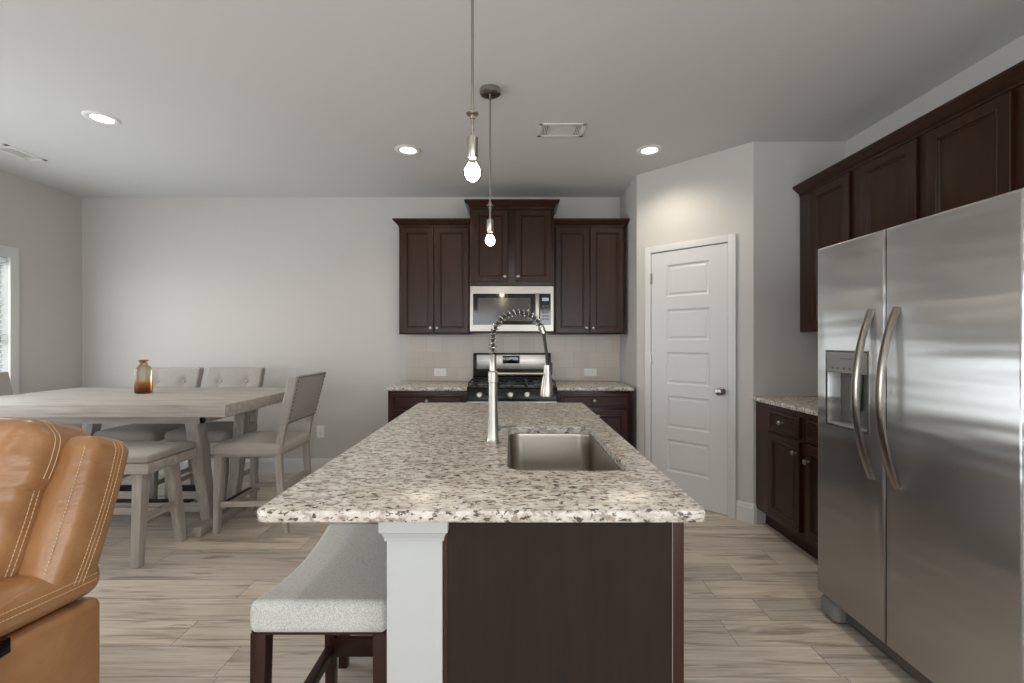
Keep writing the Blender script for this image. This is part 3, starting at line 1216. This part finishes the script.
FBK = frame((0, D - .008, 0), (1, 0, 0), (0, -1, 0))
outlet(FBK, -.712, .999, .125, .078, 'white horizontal outlet on the tile left of the range', True)
outlet(FBK, .782, .999, .125, .078, 'white horizontal outlet on the tile right of the range', True)
outlet(frame((0, D, 0), (1, 0, 0), (0, -1, 0)), -1.91, .405, .08, .125, 'white upright outlet low on the grey wall behind the dining chair', False)

# ------------------------------------------------------------------ island
ix0, ix1, iy0, iy1 = -.605, .459, 1.062, 2.946
SX0, SX1, SY0, SY1 = -.016, .362, 1.392, 2.105
hole = rrect(SX0, SX1, SY0, SY1, .065, 7)
ctop = MB().slab(rrect(ix0, ix1, iy0, iy1, .022, 4), .880, .910, hole, .007).build('island_countertop', M['granite'], loc=(-.07, 2.0, .88))
tag(ctop, 'large speckled granite slab on top of the kitchen island with sink cutout', 'countertop')
isl = thing('kitchen_island', (.12, 2.0, 0), 'kitchen island base with dark end panel and white corner posts', 'island')
m = MB()
px0, px1, py0, py1 = -.160, .392, 1.102, 2.90
# hollow carcass so that the sink bowl hangs free
m.box(px0, px0 + .012, py0 + .004, py1, .09, .879, .001); m.box(px1 - .012, px1, py0 + .004, py1, .09, .879, .001)
m.box(px0, px1, py1 - .02, py1, .09, .879, .001); m.box(px0, px1, py0 + .006, py0 + .03, .09, .879, .001)
m.box(px0, px1, py0 + .03, py1 - .02, .09, .11); m.box(px0 + .01, px1 - .06, py0 + .02, py1 - .02, 0, .09)
m.build('body', M['cab'], isl)
m = MB(); m.box(-.156, .388, py0, py0 + .006, .0, .879); m.build('end_panel', M['cab_panel'], isl)
m = MB(); m.box(.3895, .417, py0 + .001, py0 + .02, .0, .879, .001); m.build('corner_stile', M['cab_red'], isl)
m = MB(); m.box(.3878, .3894, py0 - .001, py0 + .006, .0, .879); m.build('edge_bead', M['ltgrey'], isl)
m = MB(); m.box(-.166, -.1565, py0 + .002, py0 + .02, .0, .879, .001); m.build('corner_strip', M['cab'], isl)
FI = frame((px1, 0, 0), (0, 1, 0), (1, 0, 0))
n = 4
wd = (py1 - py0 - .06) / n
for i in range(n):
    a = py0 + .04 + i * wd
    if i in (1, 2):
        d = shaker(FI, a, a + wd - .012, .12, .860, .0005, 'door', M['cab'], isl)
        knob(FI, a + wd - .04 if i == 1 else a + .03, .80, .0195, d)
    else:
        d = shaker(FI, a, a + wd - .012, .735, .860, .0005, 'drawer', M['cab'], isl, sw=.022)
        knob(FI, a + wd / 2, .797, .0195, d)
        d = shaker(FI, a, a + wd - .012, .12, .715, .0005, 'door', M['cab'], isl)
        knob(FI, a + wd - .04, .66, .0195, d)
POSTW = [(-.302, -.168, 1.095, 1.229), (-.302, -.168, 2.765, 2.899)]
for (a, b, c, d) in POSTW:
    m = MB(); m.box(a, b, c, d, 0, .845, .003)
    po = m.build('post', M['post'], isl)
    m = MB()
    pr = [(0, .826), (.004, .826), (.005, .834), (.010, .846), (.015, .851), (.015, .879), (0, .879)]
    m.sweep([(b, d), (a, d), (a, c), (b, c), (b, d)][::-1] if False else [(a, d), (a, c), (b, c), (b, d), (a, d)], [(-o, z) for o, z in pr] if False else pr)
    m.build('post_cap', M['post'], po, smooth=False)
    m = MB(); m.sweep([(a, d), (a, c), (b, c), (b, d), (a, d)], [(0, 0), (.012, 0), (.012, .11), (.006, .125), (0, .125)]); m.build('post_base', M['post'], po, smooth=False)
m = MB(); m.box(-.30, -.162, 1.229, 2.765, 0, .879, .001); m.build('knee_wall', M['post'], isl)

# sink
sk = thing('kitchen_sink', (.17, 1.75, .70), 'undermount stainless steel sink bowl in the island countertop', 'sink')
m = MB()
loops = []
tb = bmesh.new()
for (e, z, rr) in ((.012, .8785, .075), (-.004, .8785, .06), (-.006, .865, .06), (-.010, .72, .055), (-.018, .70, .05), (-.035, .690, .045), (-.08, .687, .03)):
    loops.append([tb.verts.new((x, y, z)) for x, y in rrect(SX0 - e, SX1 + e, SY0 - e, SY1 + e, rr, 7)])
for p, q in zip(loops, loops[1:]):
    for i in range(len(p)):
        j = (i + 1) % len(p)
        tb.faces.new((p[i], p[j], q[j], q[i]))
tb.faces.new(loops[-1])
m._take(tb)
so = m.build('bowl', M['steel_sink'], sk)
sm = so.modifiers.new('thickness', 'SOLIDIFY'); sm.thickness = .0012; sm.offset = 0
m = MB(); m.lathe((.17, 1.86, .6875), [(.045, 0), (.045, .002), (.036, .003), (.032, -.0)], 28); dr_ = m.build('drain', M['chrome'], sk)

# faucet
fxx, fy = -.074, 1.770
fc = thing('kitchen_faucet', (fxx, fy, .910), 'tall spring-neck pull-down faucet standing left of the sink', 'faucet')
sc = 1.770 / 455.0


def fp_(px, py):
    return (fxx + (px - 493) * sc, fy, 1.305 + (341.5 - py) * sc)


m = MB()
m.lathe((fxx, fy, .910), [(.028, 0), (.028, .005), (.0255, .008), (.0235, .02), (.021, .07), (.0175, .16), (.0165, .235), (.0165, .238)], 28)
m.build('body', M['nickel'], fc)
m = MB(); m.lathe((fxx, fy, 1.146), [(.0165, 0), (.019, .002), (.019, .040), (.0165, .043), (.0135, .045), (.0135, .105), (.012, .108)], 28); m.build('collar', M['nickel'], fc)
# neck path
path = []
z0 = 1.250
arc_c = (fxx + 25.5 * sc, 1.305 + (341.5 - 338.5) * sc)
R_ = 25.5 * sc
for i in range(9):
    path.append(Vector((fxx, fy, z0 + (arc_c[1] - z0) * i / 8)))
for i in range(1, 31):
    a = PI - (PI * .93) * i / 30
    path.append(Vector((arc_c[0] + R_ * math.cos(a), fy, arc_c[1] + R_ * math.sin(a) * 1.02)))
coil_end = len(path) - 1
end = path[-1]
for k in range(1, 13):
    s = k / 12
    path.append(Vector((end.x + .004 * s + .012 * math.sin(s * PI * .5), fy, end.z - .135 * s)))
m = MB(); m.tube(path, .0065, 12); m.build('hose', M['rubber'], fc)
# helix
cp_ = path[:coil_end + 1]
seg = [0]
for a, b in zip(cp_, cp_[1:]):
    seg.append(seg[-1] + (b - a).length)
tot = seg[-1]


def at(s):
    for i in range(len(cp_) - 1):
        if seg[i + 1] >= s:
            t = (s - seg[i]) / (seg[i + 1] - seg[i])
            return cp_[i].lerp(cp_[i + 1], t), (cp_[i + 1] - cp_[i]).normalized()
    return cp_[-1], (cp_[-1] - cp_[-2]).normalized()


turns = 19
hp = []
for i in range(turns * 14 + 1):
    s = (tot - .02) * i / (turns * 14)
    p, d = at(s)
    nrm = Vector((d.z, 0, -d.x)); bi = Vector((0, 1, 0))
    a = 2 * PI * i / 14
    hp.append(p + (nrm * math.cos(a) + bi * math.sin(a)) * .0138)
m = MB(); m.tube(hp, .0019, 6); m.build('spring', M['chrome'], fc)
p0, d0 = at(tot - .03)
p1, d1_ = at(tot)
m = MB(); m.tube([p0, p1 + (p1 - p0) * .1], .0115, 16); m.build('ferrule', M['nickel'], fc)
tip = path[-1]
m = MB()
ax = Vector((-.03, 0, -1))
m.lathe(tip + Vector((0, 0, .012)), [(.009, 0), (.0125, .003), (.013, .012), (.016, .04), (.0235, .085), (.026, .118), (.0255, .124), (.018, .126)], 26, ax)
sp_ = m.build('sprayer', M['nickel'], fc)
m = MB(); m.box(tip.x + .010, tip.x + .019, fy - .008, fy + .008, tip.z - .028, tip.z + .02, .003); m.build('sprayer_button', M['rubber'], sp_)
m = MB(); m.tube([(fxx + .012, fy, 1.180), (tip.x - .010, fy, 1.180)], .0058, 12)
m.lathe((tip.x, fy, 1.170), [(.015, 0), (.015, .02)], 24)
m.build('holder_arm', M['nickel'], fc)
m = MB(); m.tube([(fxx + .015, fy, .970), (fxx + .030, fy, .970)], .010, 14); m.tube([(fxx + .028, fy, .971), (fxx + .092, fy - .0, .977)], [.0042, .0032], 10); m.build('lever', M['dkmetal'], fc)


# ------------------------------------------------------------------ bar stools
def make_stool():
    root = thing('bar_stool', (-.507, 1.448, 0), 'nearest saddle stool with pale speckled seat beside the white island post', 'stool', None)
    cx, cy = -.507, 1.448
    hx, hy = .185, .263

    def sad(p):
        t = (p.y - cy) / hy
        up = .030 * abs(t) ** 2.0 - .012
        k = max(0.0, min(1.0, (p.z - .545) / .06))
        wx = 1 - .05 * (1 - t * t)
        return (cx + (p.x - cx) * wx, p.y, p.z + up * k)
    m = MB(); m.soft((cx, cy, .574), (hx, hy, .036), .022, (0, 0, .010), sad, mid=14)
    m.build('seat', M['boucle'], root)
    lw = .041
    zt = .537
    m = MB(); m.box(cx - hx + .008, cx + hx - .008, cy - hy + .008, cy + hy - .008, zt - .002, zt + .012, .002); m.build('seat_board', M['esp_y'], root)
    for sx in (-1, 1):
        for sy in (-1, 1):
            x, y = cx + sx * (hx - .004 - lw / 2), cy + sy * (hy - .010 - lw / 2)
            m = MB(); m.bar((x, y, zt), (x + sx * .004, y + sy * .012, 0), lw, lw, lw * .82, lw * .82, up=(0, 1, 0), bev=.0025)
            m.build('leg', M['esp_z'], root)
    for sx in (-1, 1):
        x = cx + sx * (hx - .026)
        m = MB(); m.box(x - .016, x + .016, cy - hy + .05, cy + hy - .05, .155, .190, .003); m.build('stretcher', M['esp_y'], root)
    for sy in (-1, 1):
        y = cy + sy * (hy - .034)
        m = MB(); m.box(cx - hx + .04, cx + hx - .04, y - .012, y + .012, .150 if sy > 0 else .25, .215 if sy > 0 else .285, .003); m.build('stretcher', M['esp_x'], root)
    return root


st = make_stool()
st2 = copy_tree(st)
st2.location = (-.512, 2.075, 0)
st2['label'] = 'second saddle stool mostly hidden under the island behind the nearest stool'


# ------------------------------------------------------------------ dining table
TX0, TX1, TY0, TY1 = -3.68, -1.766, 2.80, 3.87
tb_ = thing('dining_table', (-2.72, 3.335, 0), 'long weathered grey wood counter-height dining table on trestle legs', 'table')
m = MB(); m.box(TX0, TX1, TY0, TY1, .838, .914, .004); m.build('tabletop', M['grey_x'], tb_)
m = MB()
ax0, ax1, ay0, ay1 = -3.42, -2.03, 2.99, 3.68
m.box(ax0, ax1, ay0, ay0 + .025, .765, .839, .002); m.box(ax0, ax1, ay1 - .025, ay1, .765, .839, .002)
m.box(ax0, ax0 + .025, ay0, ay1, .765, .839, .002); m.box(ax1 - .025, ax1, ay0, ay1, .765, .839, .002)
m.build('apron', M['grey_x'], tb_)
for X in (-2.13, -3.31):
    for (yt, yb) in ((3.045, 3.20), (3.625, 3.47)):
        m = MB(); m.bar((X, yt, .838), (X, yb, .062), .085, .085, .07, .07, up=(1, 0, 0), bev=.003); m.build('leg', M['grey_z'], tb_)
    m = MB(); m.box(X - .058, X + .058, 3.03, 3.64, .0, .066, .004); m.build('base_foot', M['grey_y'], tb_)
m = MB(); m.box(-3.31, -2.13, 3.305, 3.365, .066, .135, .003); m.build('stretcher', M['grey_x'], tb_)
m = MB(); m.box(-3.10, -2.345, 3.300, 3.370, .135, .140, .001); m.build('kick_plate', M['blackm'], tb_)
for X in (-2.13, -3.31):
    m = MB(); m.box(X - .035, X + .035, 3.10, 3.57, .79, .838, .003); m.build('cross_rail', M['grey_y'], tb_)

# amber bottle on the table
bt = MB()
outp = [(.001, 0), (.050, 0), (.058, .006), (.0605, .020), (.0605, .165), (.056, .188), (.042, .204), (.030, .214), (.027, .222), (.027, .238), (.036, .243), (.038, .248), (.036, .252)]
inp = [(.031, .252), (.024, .246), (.0235, .220), (.028, .211), (.040, .200), (.053, .185), (.0565, .165), (.0565, .024), (.050, .012), (.001, .010)]
outp = [(r * .82, h) for r, h in outp]
bt.lathe((-2.785, 3.44, .914), outp, 48, cap=False, sq=1.0)
bo = bt.build('glass_bottle', M['amber'], loc=(-2.785, 3.44, .914), ang=60)
tag(bo, 'amber ombre glass bottle standing on the grey dining table', 'bottle')


# ------------------------------------------------------------------ dining chairs (front faces -y)
def make_chair(loc, label, group):
    root = thing('dining_chair', (0, 0, 0), label, 'chair', group)
    hw = .240
    # seat: y -0.245 (front) .. 0.225
    m = MB(); m.soft((0, -.012, .566), (hw, .236, .042), .032, (.002, .004, .030), lambda p: (p.x * (1 + .03 * (-p.y)), p.y, p.z), mid=10)
    m.build('seat', M['linen'], root)
    # back curve of rear legs: y at heights
    def by(z):
        if z < .55:
            return .250 - .055 * math.sin(min(1, z / .55) * PI / 2)
        return .195 + .115 * ((z - .55) / .52) ** 1.25
    for s in (-1, 1):
        m = MB(); m.bar((s * .212, -.205, .535), (s * .216, -.222, 0), .050, .050, .036, .036, up=(0, 1, 0), bev=.003)
        m.build('front_leg', M['grey_z'], root)
        m = MB()
        tb = bmesh.new()
        rings = []
        zs = [0, .1, .2, .3, .4, .5, .56, .64, .74, .80]
        for z in zs:
            yy = by(z)
            wv = .026 + .018 * min(1, z / .4)
            x0, x1 = s * .205 - .017, s * .205 + .017
            rings.append([tb.verts.new(q) for q in ((x0, yy - wv / 2, z), (x1, yy - wv / 2, z), (x1, yy + wv / 2, z), (x0, yy + wv / 2, z))])
        for p, q in zip(rings, rings[1:]):
            for i in range(4):
                tb.faces.new((p[i], p[(i + 1) % 4], q[(i + 1) % 4], q[i]))
        tb.faces.new(rings[0][::-1]); tb.faces.new(rings[-1])
        m._take(tb)
        m.build('back_leg', M['grey_z'], root)
    # backrest: upholstered slab, leaning
    zc = .905
    lean = (by(1.07) - by(.74)) / .33
    cols = [-.115, .115]

    def bend(p):
        z = p.z
        y = p.y + by(max(z, .6)) if False else p.y + by(.74) + lean * (z - .74) - .004
        # tufts on the front
        if p.y < -.015:
            for cxp in cols:
                for cz in (.955, .835):
                    dx, dz = p.x - cxp, z - cz
                    y += .016 * math.exp(-(dx * dx + dz * dz) / .0012)
                if z > .80:
                    y += .0055 * math.exp(-((p.x - cxp) ** 2) / .0002)
        # bowed top corner flare
        x = p.x * (1 + .05 * max(0, (z - .74) / .33))
        return (x, y, z)
    m = MB(); m.soft((0, 0, zc), (.228, .034, .168), .013, (0, .008, 0), bend, mid=24)
    bk = m.build('backrest', M['linen_light'], root)
    m = MB()
    for cxp in cols:
        for cz in (.955, .835):
            yy = by(.74) + lean * (cz - .74) - .004 - .034 - .008 * .8 + .012
            m.lathe((cxp, yy, cz), [(.011, 0), (.011, .003), (.007, .006), (.002, .007)], 12, (0, -1, .2))
    m.build('tuft_button', M['linen'], bk)
    m = MB()
    pts = []
    for k in range(12):
        z = .752 + k * .0282
        for s in (-1, 1):
            pts.append((s * .207 * (1 + .05 * (z - .74) / .33), z))
    for k in range(1, 14):
        x = -.207 * 1.048 + k * .414 * 1.048 / 14
        pts.append((x, 1.060))
        pts.append((x * .952, .750))
    for (x, z) in pts:
        yy = by(.74) + lean * (z - .74) - .004 + .0348
        m.lathe((x, yy, z), [(.0072, -.002), (.0066, .003), (.003, .0052)], 8, (0, 1, -.2))
    m.build('nailhead_trim', M['dkmetal'], bk)
    # rails
    m = MB(); m.box(-.19, .19, by(.56) - .012, by(.56) + .012, .535, .590, .002); m.build('seat_rail', M['grey_x'], root)
    m = MB(); m.box(-.20, .20, by(.31) - .010, by(.31) + .010, .29, .325, .002); m.build('stretcher', M['grey_x'], root)
    for s in (-1, 1):
        m = MB(); m.bar((s * .21, -.215, .195), (s * .207, by(.2), .205), .022, .036, bev=.002); m.build('stretcher', M['grey_y'], root)
    m = MB(); m.box(-.205, .205, -.228, -.202, .150, .186, .002); m.build('footrest', M['grey_x'], root)
    m = MB(); m.box(-.17, .17, -.230, -.200, .1855, .190, .001); m.box(-.17, .17, -.2305, -.2275, .148, .190, .001); m.build('kick_plate', M['blackm'], root)
    root.location = loc
    return root


ch = make_chair((-2.995, 3.745, 0), 'tufted linen chair on the far side of the table, behind the amber bottle', 'dining chairs around the table')
c2 = copy_tree(ch); c2.location = (-2.445, 3.745, 0); c2['label'] = 'tufted linen chair on the far table side, right of the amber bottle'
c3 = copy_tree(ch); c3.location = (-1.785, 3.31, 0); c3.rotation_euler = (0, 0, -PI / 2); c3['label'] = 'linen chair with nailhead back at the table end nearest the island'
c4 = copy_tree(ch); c4.location = (-3.625, 3.29, 0); c4.rotation_euler = (0, 0, PI / 2); c4['label'] = 'linen chair at the table end beside the window, cut by the picture edge'

# ------------------------------------------------------------------ dining bench
bn = thing('dining_bench', (-2.72, 2.80, 0), 'grey wood bench with pale cushion on the near side of the table', 'bench')
BX0, BX1, BY0, BY1 = -3.36, -2.08, 2.60, 3.00
m = MB(); m.soft(((BX0 + BX1) / 2, (BY0 + BY1) / 2, .627), ((BX1 - BX0) / 2 - .004, .198, .024), .018, (0, 0, .008), mid=10); m.build('cushion', M['linen_light'], bn)
m = MB(); m.box(BX0, BX1, BY0, BY1, .545, .604, .003); m.build('seat_frame', M['grey_x'], bn)
for X in (BX1 - .090, BX0 + .090):
    for (yt, yb) in ((2.665, 2.635), (2.895, 2.985)):
        m = MB(); m.bar((X, yt, .546), (X, yb, 0), .062, .062, .046, .046, up=(1, 0, 0), bev=.003); m.build('leg', M['grey_z'], bn)
    m = MB(); m.bar((X, 2.655, .265), (X, 2.94, .265), .026, .042, bev=.002); m.build('stretcher', M['grey_y'], bn)
m = MB(); m.bar((BX0 + .075, 2.80, .265), (BX1 - .075, 2.80, .265), .026, .042, bev=.002); m.build('stretcher', M['grey_x'], bn)

# ------------------------------------------------------------------ leather recliner (faces the camera)
rc = thing('recliner', (-1.82, 1.1, 0), 'tan leather recliner with stitched padded back at the left edge', 'recliner')
cxr = -1.80
E1 = Vector((0, .34, .94)).normalized()      # up along the leaning back
E2 = Vector((0, .94, -.34)).normalized()     # towards its rear
BC = Vector((0, 1.395, .785))


def leanp(p):
    """local (x, depth, length) about the back's centre to world"""
    q = BC + E2 * p.y + E1 * p.z
    return (p.x, q.y, q.z)


m = MB(); m.box(-2.25, -1.35, .72, 1.435, .05, .34, .02); m.build('base', M['leather'], rc)
m = MB(); m.soft((cxr, .90, .40), (.285, .36, .10), .05, (0, .01, .03), mid=10); m.build('seat_cushion', M['leather'], rc)
m = MB(); m.soft((cxr, .085, -.02), (.385, .045, .25), .04, (0, .02, 0), leanp, mid=8); m.build('back_shell', M['leather'], rc)


def rise(p):
    return (p.x, p.y, p.z + max(0, (1.44 - p.y)) * .11 * min(1, max(0, p.z / .45)))


for s in (-1, 1):
    m = MB(); m.soft((cxr + s * .413, 1.015, .265), (.085, .440, .235), .03, (.004, 0, 0), rise, mid=8); ap = m.build('arm', M['leather'], rc)
    m = MB(); m.soft((cxr + s * .402, 1.015, .566), (.100, .448, .056), .05, (.003, .004, .014), rise, mid=14, cs=6); pad = m.build('arm_pad', M['leather'], rc)
    m = MB(); m.soft((cxr + s * .440, .030, -.012), (.058, .090, .234), .042, (.014, .010, .006), leanp, mid=14, cs=6)
    wg = m.build('back_wing', M['leather'], rc)


def crease(k):
    def f(p):
        q = p.copy()
        q.y += .005 * math.sin(p.z * 62 + p.x * 9 + k) * (1 if p.y < 0 else 0)
        q.z += .002 * math.sin(p.x * 34 + k)
        return leanp(q)
    return f


m = MB(); m.soft((cxr, -.035, -.06), (.398, .13, .20), .06, (.01, .03, 0), crease(0), mid=20, cs=6); m.build('lumbar_cushion', M['leather'], rc)
m = MB(); m.soft((cxr, -.035, .142), (.408, .135, .118), .07, (.016, .03, .014), crease(2), mid=20, cs=6); m.build('headrest', M['leather'], rc)
m = MB(); m.box(-1.3045, -1.29, 1.03, 1.172, .505, .545, .003); m.build('control_panel', M['black'], rc)


def stitches(path, name, parent, r=.0011, pitch=.0085):
    """dashed thread along a polyline"""
    m = MB()
    P = [Vector(p) for p in path]
    acc = 0.0
    for a, b in zip(P, P[1:]):
        L = (b - a).length
        d = (b - a).normalized()
        s = 0.0
        while s < L:
            ph = (acc + s) % pitch
            step = min(L - s, .62 * pitch)
            if step > .002:
                m.tube([a + d * s, a + d * (s + step)], r, 5)
            s += pitch
        acc = 0
    return m.build(name, M['thread'], parent)


def project(obj, pts, direction, eps=.0008):
    """drop points onto a built mesh along a direction (world) so that seams lie on its surface"""
    from mathutils.bvhtree import BVHTree
    bm = bmesh.new(); bm.from_mesh(obj.data)
    off = Vector((0, 0, 0)); p = obj
    while p:
        off += p.location; p = p.parent
    t = BVHTree.FromBMesh(bm)
    out = []
    for q in pts:
        hit = t.ray_cast(Vector(q) - off, Vector(direction).normalized())
        if hit[0] is not None:
            out.append(hit[0] + off + hit[1] * eps)
    bm.free()
    return out


def line(a, b, n=26):
    a, b = Vector(a), Vector(b)
    return [a.lerp(b, i / n) for i in range(n + 1)]


def seam(path, name, parent, r=.0022):
    m = MB(); m.tube(path, r, 6)
    return m.build(name, M['leather'], parent)


def back_line(x, d0, l0, d1, l1, n=40):
    a, b = Vector(leanp(Vector((x, d0, l0)))), Vector(leanp(Vector((x, d1, l1))))
    return line(a, b, n)


for s, wg in zip((-1, 1), [o for o in rc.children if o.name.startswith('back_wing')]):
    for d, fn in ((.036, stitches), (.050, seam), (.064, stitches)):
        p = project(wg, back_line(cxr + s * .9, d - .012, -.22, d, .215), (-s, 0, 0), .0006 if fn is stitches else 0)
        fn(p, 'stitching' if fn is stitches else 'seam', wg)
    p = project(wg, back_line(cxr + s * .9, -.056, -.22, -.054, .19), (-s, 0, 0))
    stitches(p, 'stitching', wg)
for nm, l0, l1 in (('headrest', .09, .27), ('lumbar', -.24, .13)):
    hd = [o for o in rc.children if o.name.startswith(nm)][0]
    for s in (-1, 1):
        for d in (-.075, -.090):
            p = project(hd, back_line(cxr + s * .9, d, l0, d, l1, 30), (-s, 0, 0), .0006)
            stitches(p, 'stitching', hd)
for s, pad in zip((-1, 1), [o for o in rc.children if o.name.startswith('arm_pad')]):
    for dz in (0, .018):
        p = project(pad, [Vector(rise(Vector((cxr + s * .9, q.y, q.z)))) for q in line((0, .60, .562 + dz), (0, 1.46, .562 + dz), 44)], (-s, 0, 0), .0006)
        stitches(p, 'stitching', pad)


# ------------------------------------------------------------------ lights: pendants, cans, vents
def make_pendant(x, y, label):
    root = thing('pendant_light', (x, y, H), label, 'pendant light', 'pendants over the island')
    m = MB(); m.lathe((x, y, H - .030), [(.004, -.002), (.020, 0), (.052, .002), (.060, .008), (.060, .0299)], 36); m.build('canopy', M['nickel'], root)
    zb_ = 1.848
    m = MB()
    m.tube([(x, y, H - .03), (x, y, zb_ + .245)], .0048, 12)
    m.build('rod', M['nickel'], root)
    m = MB()
    z = zb_ + .232
    m.lathe((x, y, z - .03), [(.006, 0), (.006, .012), (.009, .014), (.009, .018), (.006, .02), (.006, .026), (.018, .028), (.021, .030), (.021, .034), (.012, .037), (.008, .040), (.008, .052)], 28); m.build('shade_collar', M['nickel'], root)
    m = MB(); m.lathe((x, y, zb_ + .085), [(.017, -.004), (.019, 0), (.0195, .066), (.012, .070), (.006, .072), (.005, .118)], 26); m.build('socket', M['nickel'], root)
    m = MB(); m.lathe((x, y, zb_), [(.001, 0), (.010, .0012), (.020, .006), (.028, .016), (.0315, .030), (.0305, .044), (.025, .058), (.018, .067), (.014, .073), (.0135, .086)], 28)
    bu = m.build('bulb', M['bulb_glass'], root, ang=80)
    m = MB(); m.soft((x, y, zb_ + .035), (.026, .026, .029), .026, mid=2, cs=6); m.build('filament', M['bulb'], bu)
    return root


p1_ = make_pendant(-.135, 1.552, 'nearer nickel rod pendant with lit bare bulb above the island')
p2_ = copy_tree(p1_); p2_.location = (-.125, 2.60, H); p2_['label'] = 'farther nickel pendant with lit bare bulb, hanging before the center cabinet'


def make_can(x, y, label):
    root = thing('recessed_light', (x, y, H), label, 'ceiling light', 'recessed ceiling lights')
    m = MB(); m.lathe((x, y, H), [(.061, -.0045), (.074, -.0085), (.090, -.007), (.099, -.0005), (.099, -.0002), (.0605, -.0002), (.0605, -.004), (.061, -.0045)], 40, cap=False); m.build('trim_ring', M['white_plastic'], root)
    m = MB(); m.lathe((x, y, H), [(.060, -.0042), (.060, -.0012)], 40); m.build('lens', M['led'], root)
    l = bpy.data.lights.new('recessed_lamp', 'SPOT')
    l.energy = 26
    l.color = (1.0, .88, .74)
    l.spot_size = math.radians(150)
    l.spot_blend = .8
    l.shadow_soft_size = .09
    o = bpy.data.objects.new('recessed_lamp', l); COL.objects.link(o)
    o.parent = root
    o.location = (0, 0, -.03)
    return root


can = make_can(-2.64, 2.93, 'round recessed ceiling light above the dining table')
for (x, y, lb) in ((-.78, 3.417, 'round recessed ceiling light in front of the left wall cabinet'), (1.033, 3.42, 'round recessed ceiling light near the pantry door')):
    c = copy_tree(can); c.location = (x, y, H); c['label'] = lb


for k_, (x, y, lb) in enumerate(((1.03, .75, 'added unseen recessed light above the walkway beside the refrigerator'), (-.78, .3, 'added unseen recessed light over the living side of the island'),
                  (-2.64, .2, 'added unseen recessed light above the recliner'), (1.03, -1.7, 'added unseen recessed light near the rear window at the right'), (-2.0, -2.0, 'added unseen recessed light near the rear window at the left'))):
    c = copy_tree(can); c.location = (x, y, H); c['label'] = lb  # out-of-view cans, added for more warm light on floor and ceiling


def vent(x0, x1, y0, y1, axis, label):
    root = thing('ceiling_vent', ((x0 + x1) / 2, (y0 + y1) / 2, H), label, 'vent', 'ceiling registers')
    t = .006
    b = .026
    m = MB()
    m.box(x0, x1, y0, y0 + b, H - t, H - .0002, .002); m.box(x0, x1, y1 - b, y1, H - t, H - .0002, .002)
    m.box(x0, x0 + b, y0, y1, H - t, H - .0002, .002); m.box(x1 - b, x1, y0, y1, H - t, H - .0002, .002)
    m.build('frame', M['white_plastic'], root)
    m = MB(); m.box(x0 + b, x1 - b, y0 + b, y1 - b, H - .0012, H - .0004); m.build('backing', M['grille_dark'], root)
    m = MB()
    if axis == 'x':
        L, W0, W1 = (x0 + b, x1 - b), y0 + b, y1 - b
    else:
        L, W0, W1 = (y0 + b, y1 - b), x0 + b, x1 - b
    e = (L[1] - L[0]) * .17

    def put(a0, a1, c0, c1):
        if axis == 'x':
            m.box(a0, a1, c0, c1, H - t * .8, H - .001)
        else:
            m.box(c0, c1, a0, a1, H - t * .8, H - .001)
    n = 9
    for k in range(n):
        c = W0 + (W1 - W0) * (k + .5) / n
        put(L[0] + e, L[1] - e, c - .0025, c + .0025)
    for st_, en in ((L[0], L[0] + e), (L[1] - e, L[1])):
        for k in range(4):
            c = st_ + (en - st_) * (k + .5) / 4
            put(c - .003, c + .003, W0, W1)
    for c in (L[0] + e, L[1] - e):
        put(c - .004, c + .004, W0, W1)
    m.build('louvers', M['white_plastic'], root)
    return root


vent(.178, .492, 2.995, 3.19, 'x', 'white ceiling vent between the pendants and the pantry side light')
vent(-3.845, -3.685, 3.31, 3.61, 'y', 'white ceiling vent near the left wall above the window')
